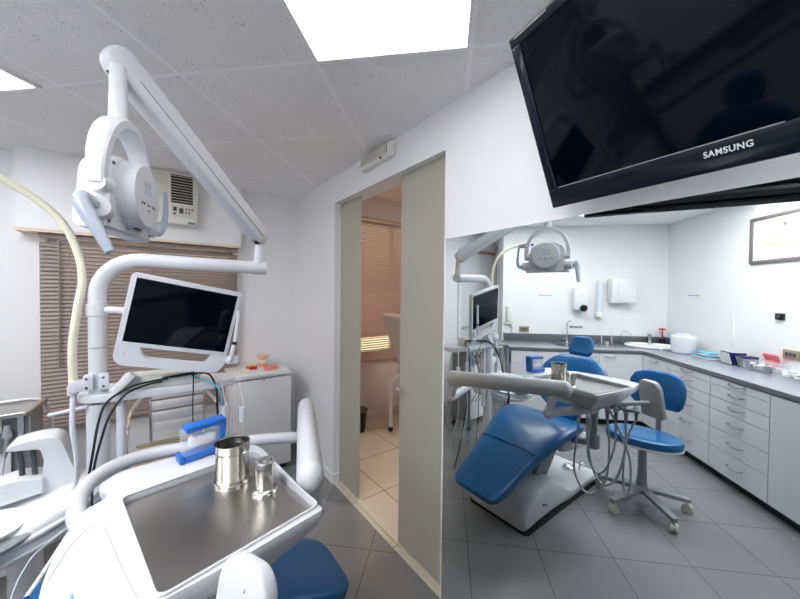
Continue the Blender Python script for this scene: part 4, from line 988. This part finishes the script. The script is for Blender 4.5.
def sticker(name, label, side, u, z, w, h, seed, m='ink'):
    t = thing(name, label, 'sign', PQ(u, QD-.002, z) if side == 's' else PQ(PD+.002, u, z))
    if side == 's': obj('card', MB().box(PQ(u, QD-.002, z), (w, .002, h), RP), 'paper' if 'label' in name else 'white', t, False)
    else: obj('card', MB().box(PQ(PD+.002, u, z), (.002, w, h), RP), 'paper' if 'label' in name else 'white', t, False)
    rnd = random.Random(seed); mk = MB(); x = -w*.42
    while x < w*.42:
        l_ = rnd.uniform(.008, .022)
        if side == 's': mk.box(PQ(u+x+l_/2, QD-.0038, z), (l_*.8, .001, h*rnd.uniform(.35, .6)), RP)
        else: mk.box(PQ(PD+.0038, u+x+l_/2, z), (.001, l_*.8, h*rnd.uniform(.35, .6)), RP)
        x += l_
    obj('lettering', mk, m, t, False)
M['blueink'] = mat('pale_blue_ink', (150, 180, 225), .6)
sticker('wall_label', 'small pale label with blue print on the sink wall left of the soap dispenser', 's', .28, 1.482, .20, .036, 3, 'blueink')
sticker('wall_label', 'small pale label on the drawer wall above the white jug', 'd', 2.515, 1.502, .19, .032, 5, 'blueink')
sticker('sink_sign', 'small white plate with dark print on the sink wall below the soap dispenser', 's', -.112, 1.078, .17, .04, 9, 'dgrey')
# diploma
t = thing('framed_diploma', 'framed diploma in a grey frame on the drawer wall', 'picture', PQ(PD, 1.53, 1.79))
q0, q1, z0, z1 = 1.22, 1.838, 1.79, 2.20; f_ = MB(); w_ = .028
pq_box(PD+.001, PD+.022, q0, q0+w_, z0, z1, .003, f_); pq_box(PD+.001, PD+.022, q1-w_, q1, z0, z1, .003, f_)
pq_box(PD+.001, PD+.022, q0+w_, q1-w_, z0, z0+w_, .003, f_); pq_box(PD+.001, PD+.022, q0+w_, q1-w_, z1-w_, z1, .003, f_)
obj('frame', f_, 'frame', t)
obj('mount_board', pq_box(PD+.001, PD+.010, q0+w_, q1-w_, z0+w_, z1-w_), 'paper', t, False)
obj('certificate', pq_box(PD+.010, PD+.012, q0+.06, q1-.065, z0+.06, z1-.05), mat('cream_certificate', (236, 234, 200), .7, noise=.05, nscale=12), t, False)
mk = MB().lathe([(.016, 0), (.016, .001)], PQ(PD+.0122, 1.53, 2.10), RP @ rotm('Y', PI/2), 16)
for k, (zz, ww) in enumerate(((2.055, .26), (2.035, .32), (2.0, .20), (1.96, .36), (1.945, .34), (1.93, .30), (1.88, .12))): mk.box(PQ(PD+.0126, 1.53, zz), (.001, ww, .005), RP)
obj('printed_lines', mk, 'ink', t, False)
t = thing('wall_switch', 'small black switch on the drawer wall under the diploma', 'switch', PQ(PD, 1.55, 1.335))
obj('plate', pq_box(PD+.001, PD+.02, 1.515, 1.585, 1.308, 1.362, .006), 'black', t)
obj('rocker', pq_box(PD+.019, PD+.025, 1.535, 1.565, 1.32, 1.35, .002), 'dgrey', t)
tag(obj('cable_conduit', pq_box(PD+.001, PD+.013, 1.988, 2.002, .98, 1.32, .003), 'wall'), 'thin white vertical cable conduit on the drawer wall above the striped packets', 'conduit')

# things on the drawer worktop
t = thing('plastic_jug', 'white translucent lidded jug on the worktop beside the basin', 'jug', PQ(-.97, 2.36, ZW))
jp = PQ(-.99, 2.375, ZW)
obj('body', MB().lathe([(.095, 0), (.105, .01), (.114, .17), (.10, .19), (.05, .195)], jp, n=28), 'clear_lid', t)
obj('contents', MB().lathe([(.09, .004), (.10, .12), (.02, .121)], jp, n=28), 'white', t)
obj('lid_clip', MB().box(jp+PQ(.0, .05, .202), (.05, .02, .015), RP, bev=.004).box(jp+PQ(.0, -.05, .202), (.05, .02, .015), RP, bev=.004), 'clear_lid', t)
tag(obj('ball', MB().sphere(PQ(-.80, 2.42, ZW+.018), .018), 'white'), 'small white ball at the worktop edge in front of the jug', 'ball')
t = thing('plastic_tray', 'stack of thin blue plastic trays beside the jug', 'tray', PQ(-1.05, 2.06, ZW))
for k, (m_, z_) in enumerate((('white2', .0), ('teal', .018), ('clear_lid', .036))):
    obj('tray_sheet', MB().box(PQ(-1.03, 2.06, ZW+.009+z_), (.20, .22, .016), RP @ rotm('Z', .08*k), bev=.005), m_, t)
obj('blue_liner', MB().box(PQ(-1.0, 2.05, ZW+.060), (.14, .18, .010), RP @ rotm('Z', -.15), bev=.003), 'teal', t)
def packet(label, p, q, w, d, h, strip, rot=0):
    t = thing('instrument_packet', label, 'packet', PQ(p, q, ZW), 'packets in a row on the drawer worktop')
    c = PQ(p, q, ZW+h/2)
    obj('wrapper', MB().box(c, (d, w, h), RP @ rotm('Z', rot), bev=.006), 'navy', t)
    s_ = MB(); n = 6
    for k in range(n):
        s_.box(c + (RP @ rotm('Z', rot)) @ V((d/2+.0015, -w/2+w*(k+.5)/n, 0)), (.003, w/n*.5, h*.95), RP @ rotm('Z', rot) @ rotm('X', -.45))
        s_.box(c + (RP @ rotm('Z', rot)) @ V((0, -w/2+w*(k+.5)/n, h/2+.001)), (d*.8, w/n*.5, .002), RP @ rotm('Z', rot))
    obj('stripes', s_, strip, t, False)
packet('navy packet with silver stripes beside the blue trays', -1.04, 1.815, .14, .12, .11, 'striped', .1)
packet('navy packet with few silver stripes next to the clear box', -1.05, 1.675, .07, .12, .095, 'steel', -.1)
def clear_box(label, p, q, w, d, h, items):
    t = thing('clear_box', label, 'box', PQ(p, q, ZW), 'clear plastic boxes on the drawer worktop')
    c = PQ(p, q, ZW+h/2)
    obj('case', MB().box(c, (d, w, h), RP, bev=.006), 'clear', t)
    rnd = random.Random(int(q*100)); it = MB(); it2 = MB()
    for k in range(items):
        pos = PQ(p+rnd.uniform(-d*.3, d*.3), q+rnd.uniform(-w*.38, w*.38), ZW+.014+rnd.uniform(0, h*.5))
        (it if k % 2 else it2).box(pos, (rnd.uniform(.02, .05), rnd.uniform(.015, .035), rnd.uniform(.01, .02)), rotm('Z', rnd.uniform(0, 3)), bev=.003)
    obj('contents', it, 'dgrey', t); obj('pouches', it2, 'paper', t)
clear_box('clear plastic box of small supplies beside the navy packets', -1.03, 1.49, .24, .15, .085, 20)
clear_box('clear plastic box of small supplies at the right edge under the socket', -1.02, 1.215, .25, .16, .075, 20)
tag(obj('pink_pouch', MB().box(PQ(-1.125, 1.56, ZW+.115), (.02, .12, .055), RP @ rotm('Y', .35), bev=.006).box(PQ(-1.135, 1.56, ZW+.045), (.025, .10, .088), RP, bev=.004), mat('pink_pouch', (236, 120, 130), .5)), 'pink pouch standing behind the first clear box', 'pouch')

# ------------------------------------------------------------------ next room
t = thing('treatment_couch', 'pale mauve couch with a white metal leg in the next room', 'couch', (2.6, 2.75, 0))
obj('backrest', MB().rings([[V((x0, 2.55, z)), V((x0+.09, 2.55, z-.01)), V((x0+.09, 2.98, z-.01)), V((x0, 2.98, z))] for x0, z in ((2.26, .62), (2.17, .80), (2.07, 1.05), (2.00, 1.22), (2.00, 1.26), (2.04, 1.275))]), 'upgrey', t, bevel=.015)
obj('seat', MB().span((2.22, 2.52, .55), (3.6, 3.0, .66), bev=.03), 'upgrey', t)
for x, y in ((2.05, 2.87), (2.13, 2.60), (3.5, 2.95), (3.5, 2.56)):
    lg = obj('leg', MB().tube([(x, y, .04), (x, y, .52), (x+.14, y, .60)], .022, 12), 'white', t)
    obj('foot', MB().tube([(x, y, 0), (x, y, .045)], .025, 12), 'rubber', lg)
t = thing('waste_bin', 'black waste bin half hidden behind the left frosted panel', 'bin', (1.80, 3.08, 0))
obj('body', MB().lathe([(.085, 0), (.105, .22), (.108, .225), (.10, .225), (.08, .01)], (1.765, 3.09, 0), n=28), 'black', t)
obj('rim', MB().lathe([(.106, .215), (.114, .217), (.114, .228), (.106, .23)], (1.765, 3.09, 0), n=28), 'dgrey', t)

# ------------------------------------------------------------------ lights
def area(name, loc, size, power, color, rot=(0, 0, 0)):
    l = bpy.data.lights.new(name, 'AREA'); l.shape = 'RECTANGLE'; l.size, l.size_y = size; l.energy = power; l.color = color
    o = bpy.data.objects.new(name, l); COL.objects.link(o); o.location = loc; o.rotation_euler = rot; return o
hc = V((2.6, 1.7, 2.605))
t = thing('ceiling_light', 'added fill light panel in the next room, hidden above the doorway', 'ceiling light', (2.6, 1.7, 2.60), 'recessed ceiling light panels')  # no lamp known here, added to brighten the hall
obj('diffuser', MB().span((2.2, 1.4, 2.604), (3.0, 2.0, 2.619)), 'hall_fill', t, False)

wd = bpy.data.worlds.new('sky'); bpy.context.scene.world = wd; wd.use_nodes = True
nt = wd.node_tree; bg = nt.nodes['Background']
sky = nt.nodes.new('ShaderNodeTexSky'); sky.sky_type = 'HOSEK_WILKIE' if 'HOSEK_WILKIE' in [i.identifier for i in sky.bl_rna.properties['sky_type'].enum_items] else sky.sky_type
sky.sun_direction = V((.3, .8, .25)).normalized(); sky.turbidity = 5
mx = nt.nodes.new('ShaderNodeMixRGB'); mx.inputs[0].default_value = .85; mx.inputs[2].default_value = (1.0, .82, .50, 1)
nt.links.new(sky.outputs[0], mx.inputs[1]); nt.links.new(mx.outputs[0], bg.inputs[0]); bg.inputs[1].default_value = 1.6

# ------------------------------------------------------------------ camera
f, yaw, pit, roll = 327.2, math.radians(36.98), math.radians(1.19), math.radians(.59)
fh = V((math.sin(yaw), math.cos(yaw), 0)); R0c = V((math.cos(yaw), -math.sin(yaw), 0)); Z = V((0, 0, 1))
F = fh*math.cos(pit) - Z*math.sin(pit); U0 = R0c.cross(F); Rc = R0c*math.cos(roll)+U0*math.sin(roll); U = Rc.cross(F)
cam = bpy.data.cameras.new('camera'); co = bpy.data.objects.new('camera', cam); COL.objects.link(co)
cam.sensor_fit = 'HORIZONTAL'; cam.sensor_width = 36; cam.lens = 36*f/800; cam.clip_start = .02
co.matrix_world = Matrix.Translation((0, 0, 1.5)) @ basis(Rc, U, -F)
sc = bpy.context.scene; sc.camera = co
vs = sc.view_settings; sc.display_settings.display_device = 'sRGB'; vs.view_transform = 'Standard'; vs.look = 'None'; vs.gamma = 1; vs.use_curve_mapping = False; vs.exposure = 0.55
sc.cycles.max_bounces = 14; sc.cycles.diffuse_bounces = 7; sc.cycles.glossy_bounces = 6; sc.cycles.transmission_bounces = 6; sc.cycles.transparent_max_bounces = 10
sc.cycles.sample_clamp_indirect = 8; sc.cycles.caustics_reflective = False
